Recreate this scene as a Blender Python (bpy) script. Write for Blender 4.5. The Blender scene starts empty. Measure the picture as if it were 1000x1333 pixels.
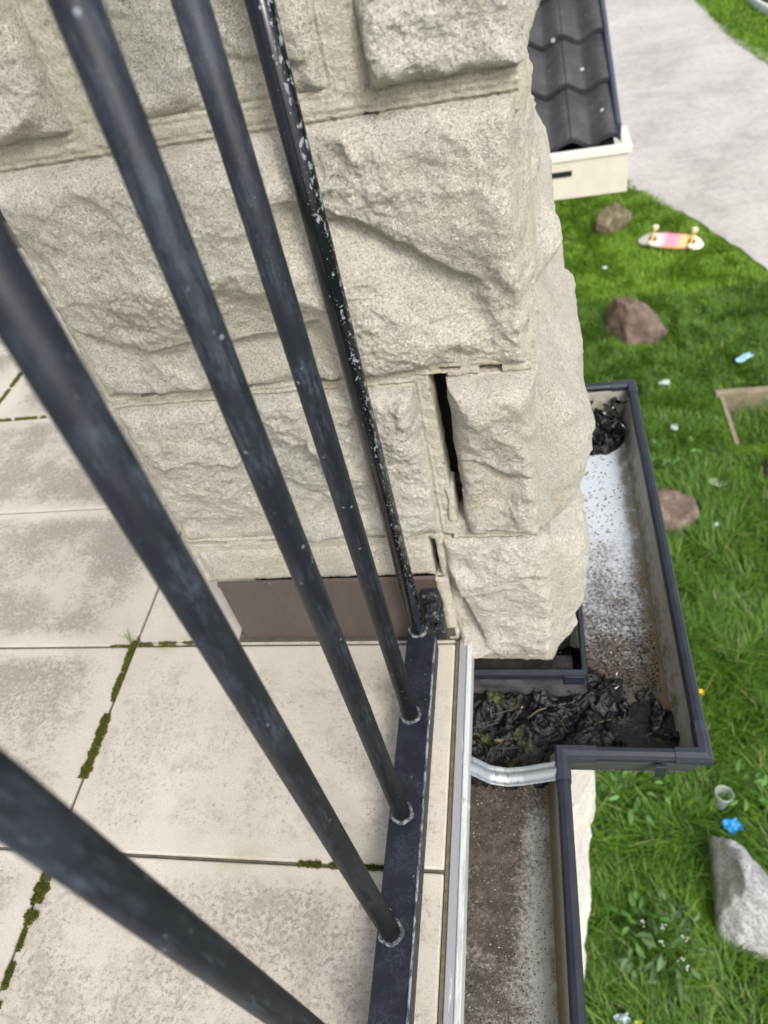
import bpy, bmesh, math, random
import numpy as np
from mathutils import Vector, Matrix
random.seed(7); np.random.seed(7)
RNG = np.random.default_rng(7)
S = bpy.context.scene
# ------------------------------------------------------------ camera, sky, sun, exposure
camd = bpy.data.cameras.new("camera"); cam = bpy.data.objects.new("camera", camd)
S.collection.objects.link(cam); S.camera = cam
camd.sensor_fit = 'HORIZONTAL'; camd.sensor_width = 36.0; camd.lens = 34.56
camd.clip_start = 0.01; camd.clip_end = 400
camd.dof.use_dof = True; camd.dof.focus_distance = 0.70; camd.dof.aperture_fstop = 9.5
CR = [[0.97821449, -0.04504291, -0.20265127], [0.10753068, -0.72507695, 0.68022097], [-0.1775769, -0.68719325, -0.70443728]]
cam.matrix_world = Matrix([[CR[0][0], -CR[0][1], -CR[0][2], 0], [CR[1][0], -CR[1][1], -CR[1][2], 0],
                           [CR[2][0], -CR[2][1], -CR[2][2], 0.86], [0, 0, 0, 1]])
SUN_EL, SUN_AZ = math.radians(47), math.radians(144)      # azimuth measured clockwise from +Y
W = bpy.data.worlds.new("World"); S.world = W; W.use_nodes = True
wn, wl = W.node_tree.nodes, W.node_tree.links
bg = wn["Background"]; sky = wn.new("ShaderNodeTexSky"); sky.sky_type = 'NISHITA'; sky.sun_disc = False
sky.sun_elevation = SUN_EL; sky.sun_rotation = SUN_AZ; sky.air_density = 1.0; sky.dust_density = 4.0; sky.ozone_density = 1.0
hs = wn.new("ShaderNodeHueSaturation"); hs.inputs["Saturation"].default_value = 0.30
wl.new(sky.outputs[0], hs.inputs["Color"]); wl.new(hs.outputs[0], bg.inputs[0]); bg.inputs[1].default_value = 0.15
sund = bpy.data.lights.new("sun", 'SUN'); sund.energy = 1.5; sund.angle = math.radians(16); sund.color = (1, 0.965, 0.91)
sun = bpy.data.objects.new("sun", sund); S.collection.objects.link(sun)
sd = Vector((math.sin(SUN_AZ) * math.cos(SUN_EL), math.cos(SUN_AZ) * math.cos(SUN_EL), math.sin(SUN_EL)))
sun.rotation_euler = sd.to_track_quat('Z', 'Y').to_euler(); sun.location = (3, -3, 8)
S.view_settings.view_transform = 'Standard'; S.view_settings.look = 'None'
S.view_settings.gamma = 1; S.view_settings.use_curve_mapping = False
S.view_settings.exposure = 0.70
GZ = -3.0                                                   # ground level

# ------------------------------------------------------------ object helpers
COL = S.collection
def link(o):
    COL.objects.link(o); return o
def obj(name, me, mat=None, parent=None, loc=None, smooth=False):
    if isinstance(me, bmesh.types.BMesh):
        m = bpy.data.meshes.new(name); me.to_mesh(m); me.free(); me = m
    if mat is not None:
        for x in (mat if isinstance(mat, (list, tuple)) else [mat]): me.materials.append(x)
    if smooth: me.polygons.foreach_set('use_smooth', [True] * len(me.polygons))
    o = link(bpy.data.objects.new(name, me))
    if loc is not None: o.location = loc
    if parent is not None: o.parent = parent
    return o
def tag(o, label, cat, group=None, kind=None):
    o['label'] = label; o['category'] = cat
    if group: o['group'] = group
    if kind: o['kind'] = kind
    return o
def struct(o):
    o['kind'] = 'structure'; return o
def thing(name, label, cat, loc=(0, 0, 0), group=None):
    o = link(bpy.data.objects.new(name, None)); o.location = loc; o.empty_display_size = .05
    return tag(o, label, cat, group)
def py(name, v, f):
    m = bpy.data.meshes.new(name); m.from_pydata([tuple(map(float, p)) for p in v], [], f); m.update(); return m
def bm_box(x0, x1, y0, y1, z0, z1, bev=0.0, seg=2):
    bm = bmesh.new(); bmesh.ops.create_cube(bm, size=1)
    for v in bm.verts:
        v.co = Vector(((x0 + x1) / 2 + v.co.x * (x1 - x0), (y0 + y1) / 2 + v.co.y * (y1 - y0), (z0 + z1) / 2 + v.co.z * (z1 - z0)))
    if bev > 0: bmesh.ops.bevel(bm, geom=bm.edges[:], offset=bev, segments=seg, affect='EDGES', profile=.5)
    return bm
def merge(*bms):
    out = bmesh.new()
    for b in bms:
        m = bpy.data.meshes.new('tmp'); b.to_mesh(m); b.free(); out.from_mesh(m); bpy.data.meshes.remove(m)
    return out
def bm_cyl(r, z0, z1, seg=24, r2=None, cx=0, cy=0):
    bm = bmesh.new(); bmesh.ops.create_cone(bm, cap_ends=True, segments=seg, radius1=r, radius2=r if r2 is None else r2, depth=z1 - z0)
    bmesh.ops.translate(bm, verts=bm.verts[:], vec=(cx, cy, (z0 + z1) / 2)); return bm
def sweep(path, prof, closed_prof=True, caps=True):
    """mitred sweep in plan: path = [(x,y)], prof = [(offset to the right of travel, z)]"""
    P = np.array(path, float); n = len(P); V = []
    for i in range(n):
        d0 = P[i] - P[i - 1] if i else P[1] - P[0]; d1 = P[i + 1] - P[i] if i < n - 1 else P[-1] - P[-2]
        d0 /= np.linalg.norm(d0); d1 /= np.linalg.norm(d1)
        n0 = np.array([d0[1], -d0[0]]); n1 = np.array([d1[1], -d1[0]])
        m = (n0 + n1); m = m / np.dot(m, n0) if abs(np.dot(m, n0)) > 1e-6 else n0
        for o, z in prof: V.append((P[i][0] + m[0] * o, P[i][1] + m[1] * o, z))
    k = len(prof); F = []
    for i in range(n - 1):
        for j in range(k if closed_prof else k - 1):
            a, b = i * k + j, i * k + (j + 1) % k
            F.append((a, b, b + k, a + k))
    if caps and closed_prof:
        F.append(tuple(range(k))[::-1]); F.append(tuple((n - 1) * k + j for j in range(k)))
    m = py('sweep', V, F); bm = bmesh.new(); bm.from_mesh(m); bpy.data.meshes.remove(m)
    bmesh.ops.recalc_face_normals(bm, faces=bm.faces[:]); return bm

# ------------------------------------------------------------ numpy noise
def _h(ix, iy, iz, s):
    n = (ix.astype(np.int64) * 374761393 + iy.astype(np.int64) * 668265263 + iz.astype(np.int64) * 2147483647 + s * 1274126177) & 0xffffffff
    n = ((n ^ (n >> 13)) * 1274126177) & 0xffffffff
    n = ((n ^ (n >> 16)) * 2246822519) & 0xffffffff
    return ((n ^ (n >> 15)) >> 3) & 255
_GT = np.random.default_rng(99).normal(size=(256, 3)); _GT /= np.linalg.norm(_GT, axis=1)[:, None]
def vnoise(P, scale, s=0):
    Q = P / scale; I = np.floor(Q); f = Q - I; w = f * f * f * (f * (f * 6 - 15) + 10); I = I.astype(np.int64); r = 0
    for dx in (0, 1):
        wx = w[:, 0] if dx else 1 - w[:, 0]
        for dy in (0, 1):
            wy = w[:, 1] if dy else 1 - w[:, 1]
            for dz in (0, 1):
                wz = w[:, 2] if dz else 1 - w[:, 2]
                g = _GT[_h(I[:, 0] + dx, I[:, 1] + dy, I[:, 2] + dz, s)]
                r = r + wx * wy * wz * (g[:, 0] * (f[:, 0] - dx) + g[:, 1] * (f[:, 1] - dy) + g[:, 2] * (f[:, 2] - dz))
    return r * 1.75
_rot = np.array([[.36, .48, -.8], [-.8, .6, 0], [.48, .64, .6]])
def fbm(P, scale, octv=4, s=0, gain=.5):
    r, a, Q = 0, 1.0, P.copy()
    for k in range(octv):
        r = r + a * vnoise(Q, scale, s + k * 17); a *= gain; scale /= 2.03; Q = Q @ _rot.T
    return r
def ridged(P, scale, octv=3, s=0):
    r, a, Q = 0, 1.0, P.copy()
    for k in range(octv):
        r = r + a * (1 - np.abs(vnoise(Q, scale, s + k * 13)) * 2); a *= .5; scale /= 2.1; Q = Q @ _rot.T
    return r

# ------------------------------------------------------------ material helpers
class NT:
    def __init__(self, name, rough=.8, metal=0.0, spec=.5):
        self.m = bpy.data.materials.new(name); self.m.use_nodes = True
        self.n = self.m.node_tree.nodes; self.l = self.m.node_tree.links; self.b = self.n["Principled BSDF"]
        self.b.inputs["Roughness"].default_value = rough; self.b.inputs["Metallic"].default_value = metal
        self.b.inputs["Specular IOR Level"].default_value = spec
    def new(self, t, **k):
        n = self.n.new(t)
        for a, v in k.items(): setattr(n, a, v)
        return n
    def set(self, sock, v):
        if hasattr(v, 'bl_idname') or hasattr(v, 'is_linked'): self.l.new(v, sock)
        else:
            if isinstance(v, (tuple, list)) and len(v) == 3 and len(sock.default_value) == 4: v = (*v, 1)
            sock.default_value = v
    def pos(self): return self.new("ShaderNodeNewGeometry").outputs["Position"]
    def oco(self): return self.new("ShaderNodeTexCoord").outputs["Object"]
    def scl(self, v, s):
        n = self.new("ShaderNodeMapping"); self.l.new(v, n.inputs[0]); n.inputs["Scale"].default_value = s; return n.outputs[0]
    def xyz(self, v):
        n = self.new("ShaderNodeSeparateXYZ"); self.l.new(v, n.inputs[0]); return n.outputs
    def noise(self, v, scale, detail=4, rough=.55, dist=0.0, out="Fac"):
        n = self.new("ShaderNodeTexNoise"); self.l.new(v, n.inputs["Vector"]); n.inputs["Scale"].default_value = scale
        n.inputs["Detail"].default_value = detail; n.inputs["Roughness"].default_value = rough; n.inputs["Distortion"].default_value = dist
        return n.outputs[out]
    def voro(self, v, scale, feature='F1', out="Distance"):
        n = self.new("ShaderNodeTexVoronoi"); n.feature = feature; self.l.new(v, n.inputs["Vector"]); n.inputs["Scale"].default_value = scale
        return n.outputs[out]
    def ramp(self, f, stops, interp='LINEAR'):
        n = self.new("ShaderNodeValToRGB"); self.l.new(f, n.inputs[0]); e = n.color_ramp.elements; n.color_ramp.interpolation = interp
        while len(e) < len(stops): e.new(.5)
        for q, (p, c) in zip(e, stops):
            q.position = p; q.color = (*c, 1) if isinstance(c, (tuple, list)) else (c, c, c, 1)
        return n.outputs[0]
    def mix(self, f, a, b, mode='MIX'):
        n = self.new("ShaderNodeMix"); n.data_type = 'RGBA'; n.blend_type = mode
        self.set(n.inputs[0], f); self.set(n.inputs[6], a); self.set(n.inputs[7], b); return n.outputs[2]
    def math(self, op, a, b=0.0, c=None):
        n = self.new("ShaderNodeMath"); n.operation = op; self.set(n.inputs[0], a); self.set(n.inputs[1], b)
        if c is not None: self.set(n.inputs[2], c)
        return n.outputs[0]
    def step(self, v, lo, hi):
        n = self.new("ShaderNodeMapRange"); n.interpolation_type = 'SMOOTHSTEP'; self.set(n.inputs[0], v)
        n.inputs[1].default_value = lo; n.inputs[2].default_value = hi; return n.outputs[0]
    def bump(self, hgt, strength=.5, dist=.002, prev=None):
        n = self.new("ShaderNodeBump"); n.inputs["Strength"].default_value = strength; n.inputs["Distance"].default_value = dist
        self.l.new(hgt, n.inputs["Height"])
        if prev is not None: self.l.new(prev, n.inputs["Normal"])
        return n.outputs[0]
    def fin(self, col=None, rough=None, nrm=None, metal=None):
        if col is not None: self.set(self.b.inputs["Base Color"], col)
        if rough is not None: self.set(self.b.inputs["Roughness"], rough)
        if nrm is not None: self.l.new(nrm, self.b.inputs["Normal"])
        if metal is not None: self.set(self.b.inputs["Metallic"], metal)
        return self.m

def stone_mat(name, tint=(1, 1, 1), grain=1.0):
    t = NT(name, .92, spec=.25); p = t.pos(); k = lambda c: tuple(a * b for a, b in zip(c, tint))
    big = t.noise(p, 7, 7, .6)
    base = t.ramp(big, [(.25, k((.67, .61, .515))), (.45, k((.77, .725, .64))), (.6, k((.73, .695, .625))), (.75, k((.81, .77, .695)))])
    gm = t.step(t.noise(p, 16, 6, .65, .6), .52, .72)
    base = t.mix(t.math('MULTIPLY', gm, .55), base, k((.60, .575, .535)))
    wm = t.step(t.noise(p, 11, 5, .6, 1.0), .60, .74)
    base = t.mix(t.math('MULTIPLY', wm, .5), base, k((.66, .575, .45)))
    rnd = t.new('ShaderNodeObjectInfo').outputs['Random']
    base = t.mix(1.0, base, t.ramp(rnd, [(0, (.93, .925, .92)), (.35, (1.03, 1.01, .97)), (.7, (.97, .975, .985)), (1, (1.05, 1.04, 1.02))]), 'MULTIPLY')
    fine = t.noise(p, 420, 3, .7); g2 = t.noise(p, 150, 4, .7)
    base = t.mix(1.0, base, t.ramp(fine, [(.33, .62), (.45, 1.0), (.68, 1.13)]), 'MULTIPLY')
    base = t.mix(1.0, base, t.ramp(g2, [(.30, .86), (.46, 1.0), (.7, 1.06)]), 'MULTIPLY')
    n1 = t.bump(t.noise(p, 190, 5, .78), 1.0 * grain, .0065)
    n2 = t.bump(t.noise(p, 480, 3, .8), 1.0 * grain, .004, n1)
    return t.fin(base, nrm=n2)
M_stone = stone_mat('sandstone')
M_stone_low = stone_mat('sandstone_skylit', (1.08, 1.10, 1.18), .8)  # same sandstone lightened to paint in strong skylight on the lower pier
def mortar_mat():
    t = NT('mortar', .95, spec=.2); p = t.pos()
    b = t.ramp(t.noise(p, 14, 6, .6), [(.3, (.58, .525, .425)), (.55, (.68, .63, .525)), (.75, (.72, .675, .585))])
    b = t.mix(1.0, b, t.ramp(t.noise(p, 400, 3, .75), [(.33, .66), (.47, 1.0), (.7, 1.08)]), 'MULTIPLY')
    n = t.bump(t.noise(p, 260, 5, .8), 1.0, .005)
    return t.fin(b, nrm=n)
M_mortar = mortar_mat()

def tile_mat():
    t = NT('paver', .85, spec=.3); o = t.oco(); p = t.pos()
    base = t.ramp(t.noise(p, 9, 5, .6), [(.3, (.45, .41, .35)), (.55, (.515, .475, .415)), (.75, (.55, .515, .46))])
    soil = t.new("ShaderNodeAttribute", attribute_type='OBJECT', attribute_name='soil').outputs["Fac"]
    x = t.xyz(o)
    # weathering starts a hand in from the edges of each paver
    ex = t.step(t.math('ABSOLUTE', x[0]), .285, .20); ey = t.step(t.math('ABSOLUTE', x[1]), .147, .105)
    edge = t.math('MULTIPLY', ex, ey)
    base = t.mix(t.math('MULTIPLY', t.math('MULTIPLY', soil, t.math('ADD', .35, t.math('MULTIPLY', edge, .65))), .42), base, (.37, .345, .305))
    area = t.math('MULTIPLY', t.step(t.noise(p, 8, 5, .6), .30, .62), t.math('MULTIPLY', edge, soil))
    sp1 = t.step(t.math('ADD', t.noise(p, 170, 4, .72), t.math('MULTIPLY', area, .20)), .56, .74)
    sp2 = t.step(t.math('ADD', t.noise(p, 45, 6, .75), t.math('MULTIPLY', area, .19)), .48, .80)
    lm = t.math('MULTIPLY', t.math('MAXIMUM', sp1, t.math('MULTIPLY', sp2, .75)), t.step(area, .02, .25))
    base = t.mix(t.math('MULTIPLY', lm, .78), base, (.215, .19, .16))
    pit = t.step(t.noise(p, 330, 2, .6), .66, .72)
    pit = t.math('MULTIPLY', pit, t.step(t.noise(p, 18, 4, .6), .42, .62))
    base = t.mix(t.math('MULTIPLY', pit, t.math('ADD', .25, t.math('MULTIPLY', soil, .5))), base, (.13, .115, .09))
    spots = t.step(t.voro(p, 26), .085, .055); spots = t.math('MULTIPLY', spots, t.step(t.noise(p, 30, 2, .5), .53, .6))
    base = t.mix(t.math('MULTIPLY', spots, .38), base, (.25, .215, .16))
    gr = t.math('MULTIPLY', t.step(t.math('ABSOLUTE', x[1]), .118, .150), t.step(t.noise(p, 12, 5, .65), .52, .72))
    base = t.mix(t.math('MULTIPLY', gr, .45), base, (.27, .24, .11))
    base = t.mix(1.0, base, t.ramp(t.noise(p, 520, 2, .7), [(.3, .86), (.5, 1.0), (.7, 1.08)]), 'MULTIPLY')
    n = t.bump(t.noise(p, 90, 5, .6), .25, .0015); n = t.bump(t.noise(p, 420, 3, .65), .35, .0009, n)
    return t.fin(base, nrm=n)
M_tile = tile_mat()

def iron_mat(name, dark, chalk, rough, chalk_amt=1.0):
    t = NT(name, rough, spec=.30); o = t.pos()
    st = t.noise(t.scl(o, (1, 1, .16)), 330, 5, .75); cl = t.noise(t.scl(o, (1, 1, .5)), 38, 6, .7)
    f = t.math('MULTIPLY', t.step(st, .40, .66), t.step(cl, .40, .66))
    c = t.mix(t.math('MULTIPLY', f, .85 * chalk_amt), dark, chalk)
    c = t.mix(t.math('MULTIPLY', t.step(t.noise(o, 9, 6, .7), .5, .75), .35 * chalk_amt), c, chalk)
    sp = t.math('MULTIPLY', t.step(t.voro(o, 95), .17, .10), t.step(t.noise(o, 40, 2, .5), .56, .60))
    c = t.mix(t.math('MULTIPLY', sp, .7), c, (.20, .23, .27))
    dots = t.step(t.noise(o, 700, 2, .5), .70, .76)
    c = t.mix(t.math('MULTIPLY', dots, .35), c, (.25, .28, .32))
    r = t.math('ADD', rough, t.math('MULTIPLY', f, .25))
    n = t.bump(t.noise(o, 260, 4, .6), .18, .0006); n = t.bump(t.noise(o, 45, 3, .6), .25, .0012, n)
    return t.fin(c, r, n)
M_iron = iron_mat('faded_navy_paint', (.0085, .0112, .0175), (.056, .068, .090), .50)
M_rail = iron_mat('rail_paint', (.0085, .0105, .017), (.044, .053, .070), .45, .6)
def gloss_mat():
    t = NT('glossy_flaking_paint', .18, spec=.35); o = t.oco(); x = t.xyz(o)
    # flakes sit on the weather side of the bar (its right flank), thicker lower down
    side = t.step(x[0], -.008, .0085); low = t.step(x[2], .55, .10)
    big = t.noise(t.scl(o, (1, 1, .55)), 210, 5, .62, .4)
    thr = t.math('SUBTRACT', .735, t.math('ADD', t.math('MULTIPLY', side, .165), t.math('MULTIPLY', low, .02)))
    m1 = t.step(t.math('SUBTRACT', big, thr), -.004, .006)
    dn = t.noise(o, 520, 3, .55); thr2 = t.math('SUBTRACT', .765, t.math('ADD', t.math('MULTIPLY', side, .09), t.math('MULTIPLY', low, .075)))
    m2 = t.step(t.math('SUBTRACT', dn, thr2), -.004, .008)
    m = t.math('MAXIMUM', m1, m2)
    c = t.mix(m, (.0045, .0055, .009), t.ramp(t.noise(o, 200, 3, .6), [(.3, (.10, .115, .13)), (.7, (.27, .29, .31))]))
    n = t.bump(m, .5, -.0006)
    return t.fin(c, t.math('ADD', .17, t.math('MULTIPLY', m, .5)), n)
M_gloss = gloss_mat()
def simple(name, col, rough=.6, metal=0.0, var=.15, scale=60, bump=.15, bd=.001, spec=.5):
    t = NT(name, rough, metal, spec); p = t.pos()
    f = t.noise(p, scale, 5, .65)
    c = t.mix(1.0, col, t.ramp(f, [(.3, 1 - var), (.5, 1.0), (.7, 1 + var)]), 'MULTIPLY')
    n = t.bump(t.noise(p, scale * 3, 4, .6), bump, bd)
    return t.fin(c, nrm=n)
def weld_mat():
    t = NT('chalky_weld', .8); p = t.pos()
    c = t.mix(t.step(t.noise(p, 160, 4, .7), .46, .60), (.04, .048, .062), (.19, .195, .20))
    return t.fin(c, nrm=t.bump(t.noise(p, 400, 4, .7), .8, .002))
M_weld = weld_mat()
M_chip = None
def chip_mat():
    t = NT('chipped_edge', .6); p = t.pos()
    m = t.step(t.noise(t.scl(p, (1, .35, 1)), 210, 5, .7), .44, .60)
    c = t.mix(m, (.03, .037, .052), (.24, .265, .29)); return t.fin(c, nrm=t.bump(m, .4, .0006))
M_chip = chip_mat()
def lug_mat():
    t = NT('grimy_black_bracket', .5); p = t.pos()
    m = t.step(t.noise(p, 110, 5, .7), .54, .66)
    c = t.mix(m, (.010, .012, .016), (.16, .18, .20)); return t.fin(c, nrm=t.bump(t.noise(p, 140, 5, .7), .9, .003))
M_lug = lug_mat()
def flash_mat():
    t = NT('brown_flashing', .48); p = t.pos(); z = t.xyz(p)[2]
    c = t.mix(t.math('MULTIPLY', t.step(t.noise(t.scl(p, (1, 1, .22)), 26, 6, .7), .42, .72), .28), (.078, .060, .051), (.135, .113, .098))
    c = t.mix(t.math('MULTIPLY', t.step(t.noise(p, 150, 4, .7), .62, .70), .45), c, (.30, .26, .22))
    c = t.mix(t.math('MULTIPLY', t.step(t.math('ADD', z, t.math('MULTIPLY', t.noise(p, 30, 5, .7), .03)), .034, .016), .5), c, (.06, .05, .038))
    return t.fin(c, nrm=t.bump(t.noise(p, 25, 3, .6), .12, .002))
M_flash = flash_mat()
def alu_mat(name, a, b, lo, hi):
    t = NT(name, .5); p = t.pos()
    m = t.step(t.noise(t.scl(p, (1, .12, 1)), 130, 5, .7), lo, hi)
    c = t.mix(m, a, b)
    c = t.mix(t.step(t.noise(p, 500, 2, .6), .66, .72), c, (.22, .20, .17))
    return t.fin(c, nrm=t.bump(m, .25, .0006))
M_alu = alu_mat('grey_edge_metal', (.27, .285, .30), (.55, .56, .56), .60, .70)
M_alul = alu_mat('white_edge_metal', (.50, .52, .52), (.34, .355, .36), .50, .68)
M_strap = alu_mat('galvanised_strap', (.36, .39, .41), (.22, .22, .21), .50, .68); M_strap.node_tree.nodes['Principled BSDF'].inputs['Metallic'].default_value = .55
M_seal = simple('seam_grime', (.13, .105, .07), .9, 0, .4, 120, .4, .002)
def gut_mat():
    """off-white painted trough: brown silt in the near run, flecks in the far run, stained outer side"""
    t = NT('gutter_trough', .42, spec=.5); p = t.pos(); x = t.xyz(p)
    base = t.mix(t.noise(p, 12, 3, .5), (.46, .50, .55), (.56, .60, .65)); base = t.mix(t.step(x[1], .46, .40), base, (.33, .325, .30))
    silt = t.ramp(t.noise(p, 60, 6, .7), [(.3, (.030, .024, .020)), (.5, (.056, .045, .037)), (.66, (.095, .078, .064)), (.8, (.20, .175, .145))])
    fine = t.math('ADD', t.math('MULTIPLY', t.noise(p, 190, 5, .78), .62), t.math('MULTIPLY', t.noise(p, 26, 5, .65), .38))
    # silt depth: heavy for y below .43, patchy up to .85, flecks after
    cov = t.ramp(t.math('MULTIPLY', x[1], .7), [(0.0, .60), (.10, .57), (.25, .66), (.29, .80), (.38, .80), (.43, .60), (.54, .50), (.62, .34), (.72, .18), (.84, .20)])
    inner = t.step(x[0], .010, -.030); near = t.step(x[1], .44, .42)
    cov = t.math('SUBTRACT', cov, t.math('MULTIPLY', near, t.math('MULTIPLY', t.step(x[0], -.060, -.006), .26)))
    d = t.math('SUBTRACT', t.math('ADD', fine, cov), 1.0)
    m = t.step(d, -.15, .13)
    c = t.mix(m, base, silt)
    pale = t.math('MULTIPLY', t.step(t.noise(p, 260, 4, .7), .60, .68), t.step(t.noise(p, 24, 3, .6), .40, .62))
    c = t.mix(t.math('MULTIPLY', pale, .45), c, (.40, .37, .33))
    fl = t.step(t.noise(t.scl(p, (1, .6, 1)), 190, 3, .6), .66, .73)
    c = t.mix(t.math('MULTIPLY', fl, .85), c, (.12, .075, .05))
    # olive stain strip along the foot of the outer side
    sx = t.math('ADD', x[0], t.math('MULTIPLY', t.math('SUBTRACT', t.noise(p, 30, 5, .7), .5), .028))
    far = t.math('MULTIPLY', t.step(x[1], .43, .45), t.step(sx, .143, .158))
    nr = t.math('MULTIPLY', near, t.step(sx, -.012, -.003))
    st = t.math('MULTIPLY', t.math('MAXIMUM', far, nr), t.step(t.noise(p, 40, 5, .65), .30, .52))
    c = t.mix(t.math('MULTIPLY', st, .8), c, t.mix(t.noise(p, 90, 4, .7), (.09, .062, .028), (.24, .19, .105)))
    r = t.math('ADD', .38, t.math('MULTIPLY', m, .45))
    return t.fin(c, r, t.bump(t.noise(p, 260, 5, .75), .5, .0022))
M_gut = gut_mat()
def side_mat():
    t = NT('gutter_inner_side', .5); p = t.pos(); x = t.xyz(p)
    m = t.step(t.noise(p, 48, 7, .72), .40, .68)
    low = t.step(x[2], -.055, -.092)
    nr = t.math('MULTIPLY', t.step(x[1], .43, .41), t.step(x[2], -.058, -.078)); f = t.math('MULTIPLY', t.math('MAXIMUM', m, t.math('MULTIPLY', nr, .85)), t.math('ADD', .30, t.math('MULTIPLY', low, .7)))
    c = t.mix(f, (.36, .345, .305), (.115, .086, .042))
    return t.fin(c, nrm=t.bump(t.noise(p, 200, 4, .7), .3, .001))
M_side = side_mat()
M_back = simple('wet_grey_back_wall', (.075, .072, .072), .38, 0, .85, 26, .3, .001); M_grime = simple('black_grime', (.016, .015, .014), .5, 0, .7, 50, .6, .003)
M_rim = simple('slate_blue_rim', (.017, .020, .029), .36, 0, .30, 45, .12, .0008)
M_rimcap = simple('rim_corner_sleeve', (.026, .030, .043), .38, 0, .25, 60, .12, .0008)
M_outer = simple('gutter_outer_face', (.050, .053, .062), .5, 0, .2, 40)
def sludge_mat():
    t = NT('wet_black_sludge', .2, spec=.38); p = t.pos(); x = t.xyz(p)
    b = t.math('ADD', t.noise(p, 30, 6, .7, .5), t.math('MULTIPLY', t.step(x[0], .03, -.07), .075))
    c = t.ramp(b, [(.40, (.0035, .0035, .005)), (.58, (.006, .006, .006)), (.66, (.026, .020, .012)), (.73, (.085, .065, .034)), (.83, (.24, .19, .11))])
    c = t.mix(t.math('MULTIPLY', t.step(t.noise(p, 22, 5, .65), .56, .66), t.step(x[0], .02, -.06)), c, (.045, .048, .014))
    c = t.mix(1.0, c, t.ramp(t.noise(p, 240, 4, .7), [(.3, .4), (.5, 1.0), (.7, 1.7)]), 'MULTIPLY')
    n = t.bump(t.noise(p, 110, 5, .7, .8), .55, .004); n = t.bump(t.noise(p, 380, 3, .7), .45, .0012, n)
    r = t.math('ADD', t.ramp(b, [(.48, .10), (.66, .50)]), t.math('MULTIPLY', t.noise(p, 50, 4, .7), .22))
    return t.fin(c, r, n)
M_sludge = sludge_mat()
def isl_mat(name, stops, rough=.6, spec=.4, trans=0.0, noise_scale=None):
    t = NT(name, rough, spec=spec)
    r = t.new("ShaderNodeNewGeometry").outputs["Random Per Island"]
    c = t.ramp(r, stops)
    if noise_scale:
        p = t.pos(); c = t.mix(1.0, c, t.ramp(t.noise(p, noise_scale, 4, .6), [(.3, .80), (.5, 1.0), (.7, 1.18)]), 'MULTIPLY')
    return t.fin(c)
M_leaf = isl_mat('wet_leaf_litter', [(0, (.006, .006, .008)), (.74, (.010, .009, .009)), (.86, (.04, .028, .016)), (.96, (.11, .08, .04)), (1, (.22, .18, .11))], .2, .5)
M_bits = isl_mat('grit_flecks', [(0, (.03, .022, .016)), (.5, (.11, .075, .05)), (.75, (.22, .17, .12)), (1, (.52, .48, .42))], .8)
M_moss = isl_mat('moss', [(0, (.05, .055, .012)), (.5, (.10, .115, .02)), (.85, (.19, .20, .045)), (1, (.10, .075, .04))], .9, .1)
M_grass = isl_mat('grass_blade', [(0, (.024, .066, .004)), (.35, (.048, .122, .006)), (.7, (.080, .175, .009)), (.92, (.115, .215, .018)), (.975, (.18, .245, .06)), (1, (.27, .25, .12))], .50, .35, noise_scale=.9)
M_grass_far = isl_mat('mown_grass_blade', [(0, (.075, .165, .010)), (.4, (.108, .222, .012)), (.8, (.14, .262, .018)), (1, (.22, .28, .06))], .6, .25, noise_scale=1.1)
def soil_mat():
    t = NT('lawn_ground', .95, spec=.1); p = t.pos()
    c = t.ramp(t.noise(p, 2.2, 6, .6), [(.3, (.060, .120, .008)), (.55, (.085, .155, .010)), (.75, (.115, .185, .018))])
    c = t.mix(1.0, c, t.ramp(t.noise(p, 45, 4, .7), [(.3, .65), (.5, 1.0), (.7, 1.3)]), 'MULTIPLY')
    return t.fin(c, nrm=t.bump(t.noise(p, 60, 4, .7), .8, .03))
M_ground = soil_mat()
def drive_mat():
    t = NT('concrete_drive', .9, spec=.2); p = t.pos()
    c = t.ramp(t.noise(p, 1.1, 7, .62, .4), [(.3, (.33, .312, .295)), (.5, (.415, .398, .378)), (.7, (.465, .447, .428))])
    b = t.noise(t.scl(p, (.35, 2.2, 1)), 3.2, 5, .6)                     # broom strokes across the slab
    c = t.mix(1.0, c, t.ramp(b, [(.3, .92), (.5, 1.0), (.7, 1.05)]), 'MULTIPLY')
    c = t.mix(1.0, c, t.ramp(t.noise(p, 14, 5, .7), [(.3, .82), (.5, 1.0), (.7, 1.10)]), 'MULTIPLY')
    c = t.mix(1.0, c, t.ramp(t.noise(p, 60, 4, .75), [(.3, .78), (.5, 1.0), (.7, 1.12)]), 'MULTIPLY'); tn = t.step(t.noise(p, 1.7, 3, .5), .66, .8); c = t.mix(t.math('MULTIPLY', tn, .3), c, (.47, .39, .27))
    return t.fin(c, nrm=t.bump(t.noise(p, 120, 4, .7), .5, .004))
M_drive = drive_mat()
def rock_mat(name, a, b, c2, speck=None, sc=9):
    t = NT(name, .92, spec=.2); p = t.oco()
    c = t.ramp(t.noise(p, sc, 7, .65, .3), [(.3, a), (.52, b), (.72, c2)])
    c = t.mix(1.0, c, t.ramp(t.noise(p, 90, 4, .75), [(.3, .6), (.5, 1.0), (.7, 1.3)]), 'MULTIPLY')
    if speck: c = t.mix(t.math('MULTIPLY', t.step(t.noise(p, 75, 3, .7), .54, .62), .8), c, speck)
    return t.fin(c, nrm=t.bump(t.noise(p, 50, 6, .7), .9, .014))
M_rock_b = rock_mat('brown_boulder', (.10, .072, .055), (.17, .125, .10), (.26, .205, .17))
M_rock_r = rock_mat('reddish_boulder', (.075, .060, .050), (.15, .112, .09), (.30, .245, .205), sc=12)
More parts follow.
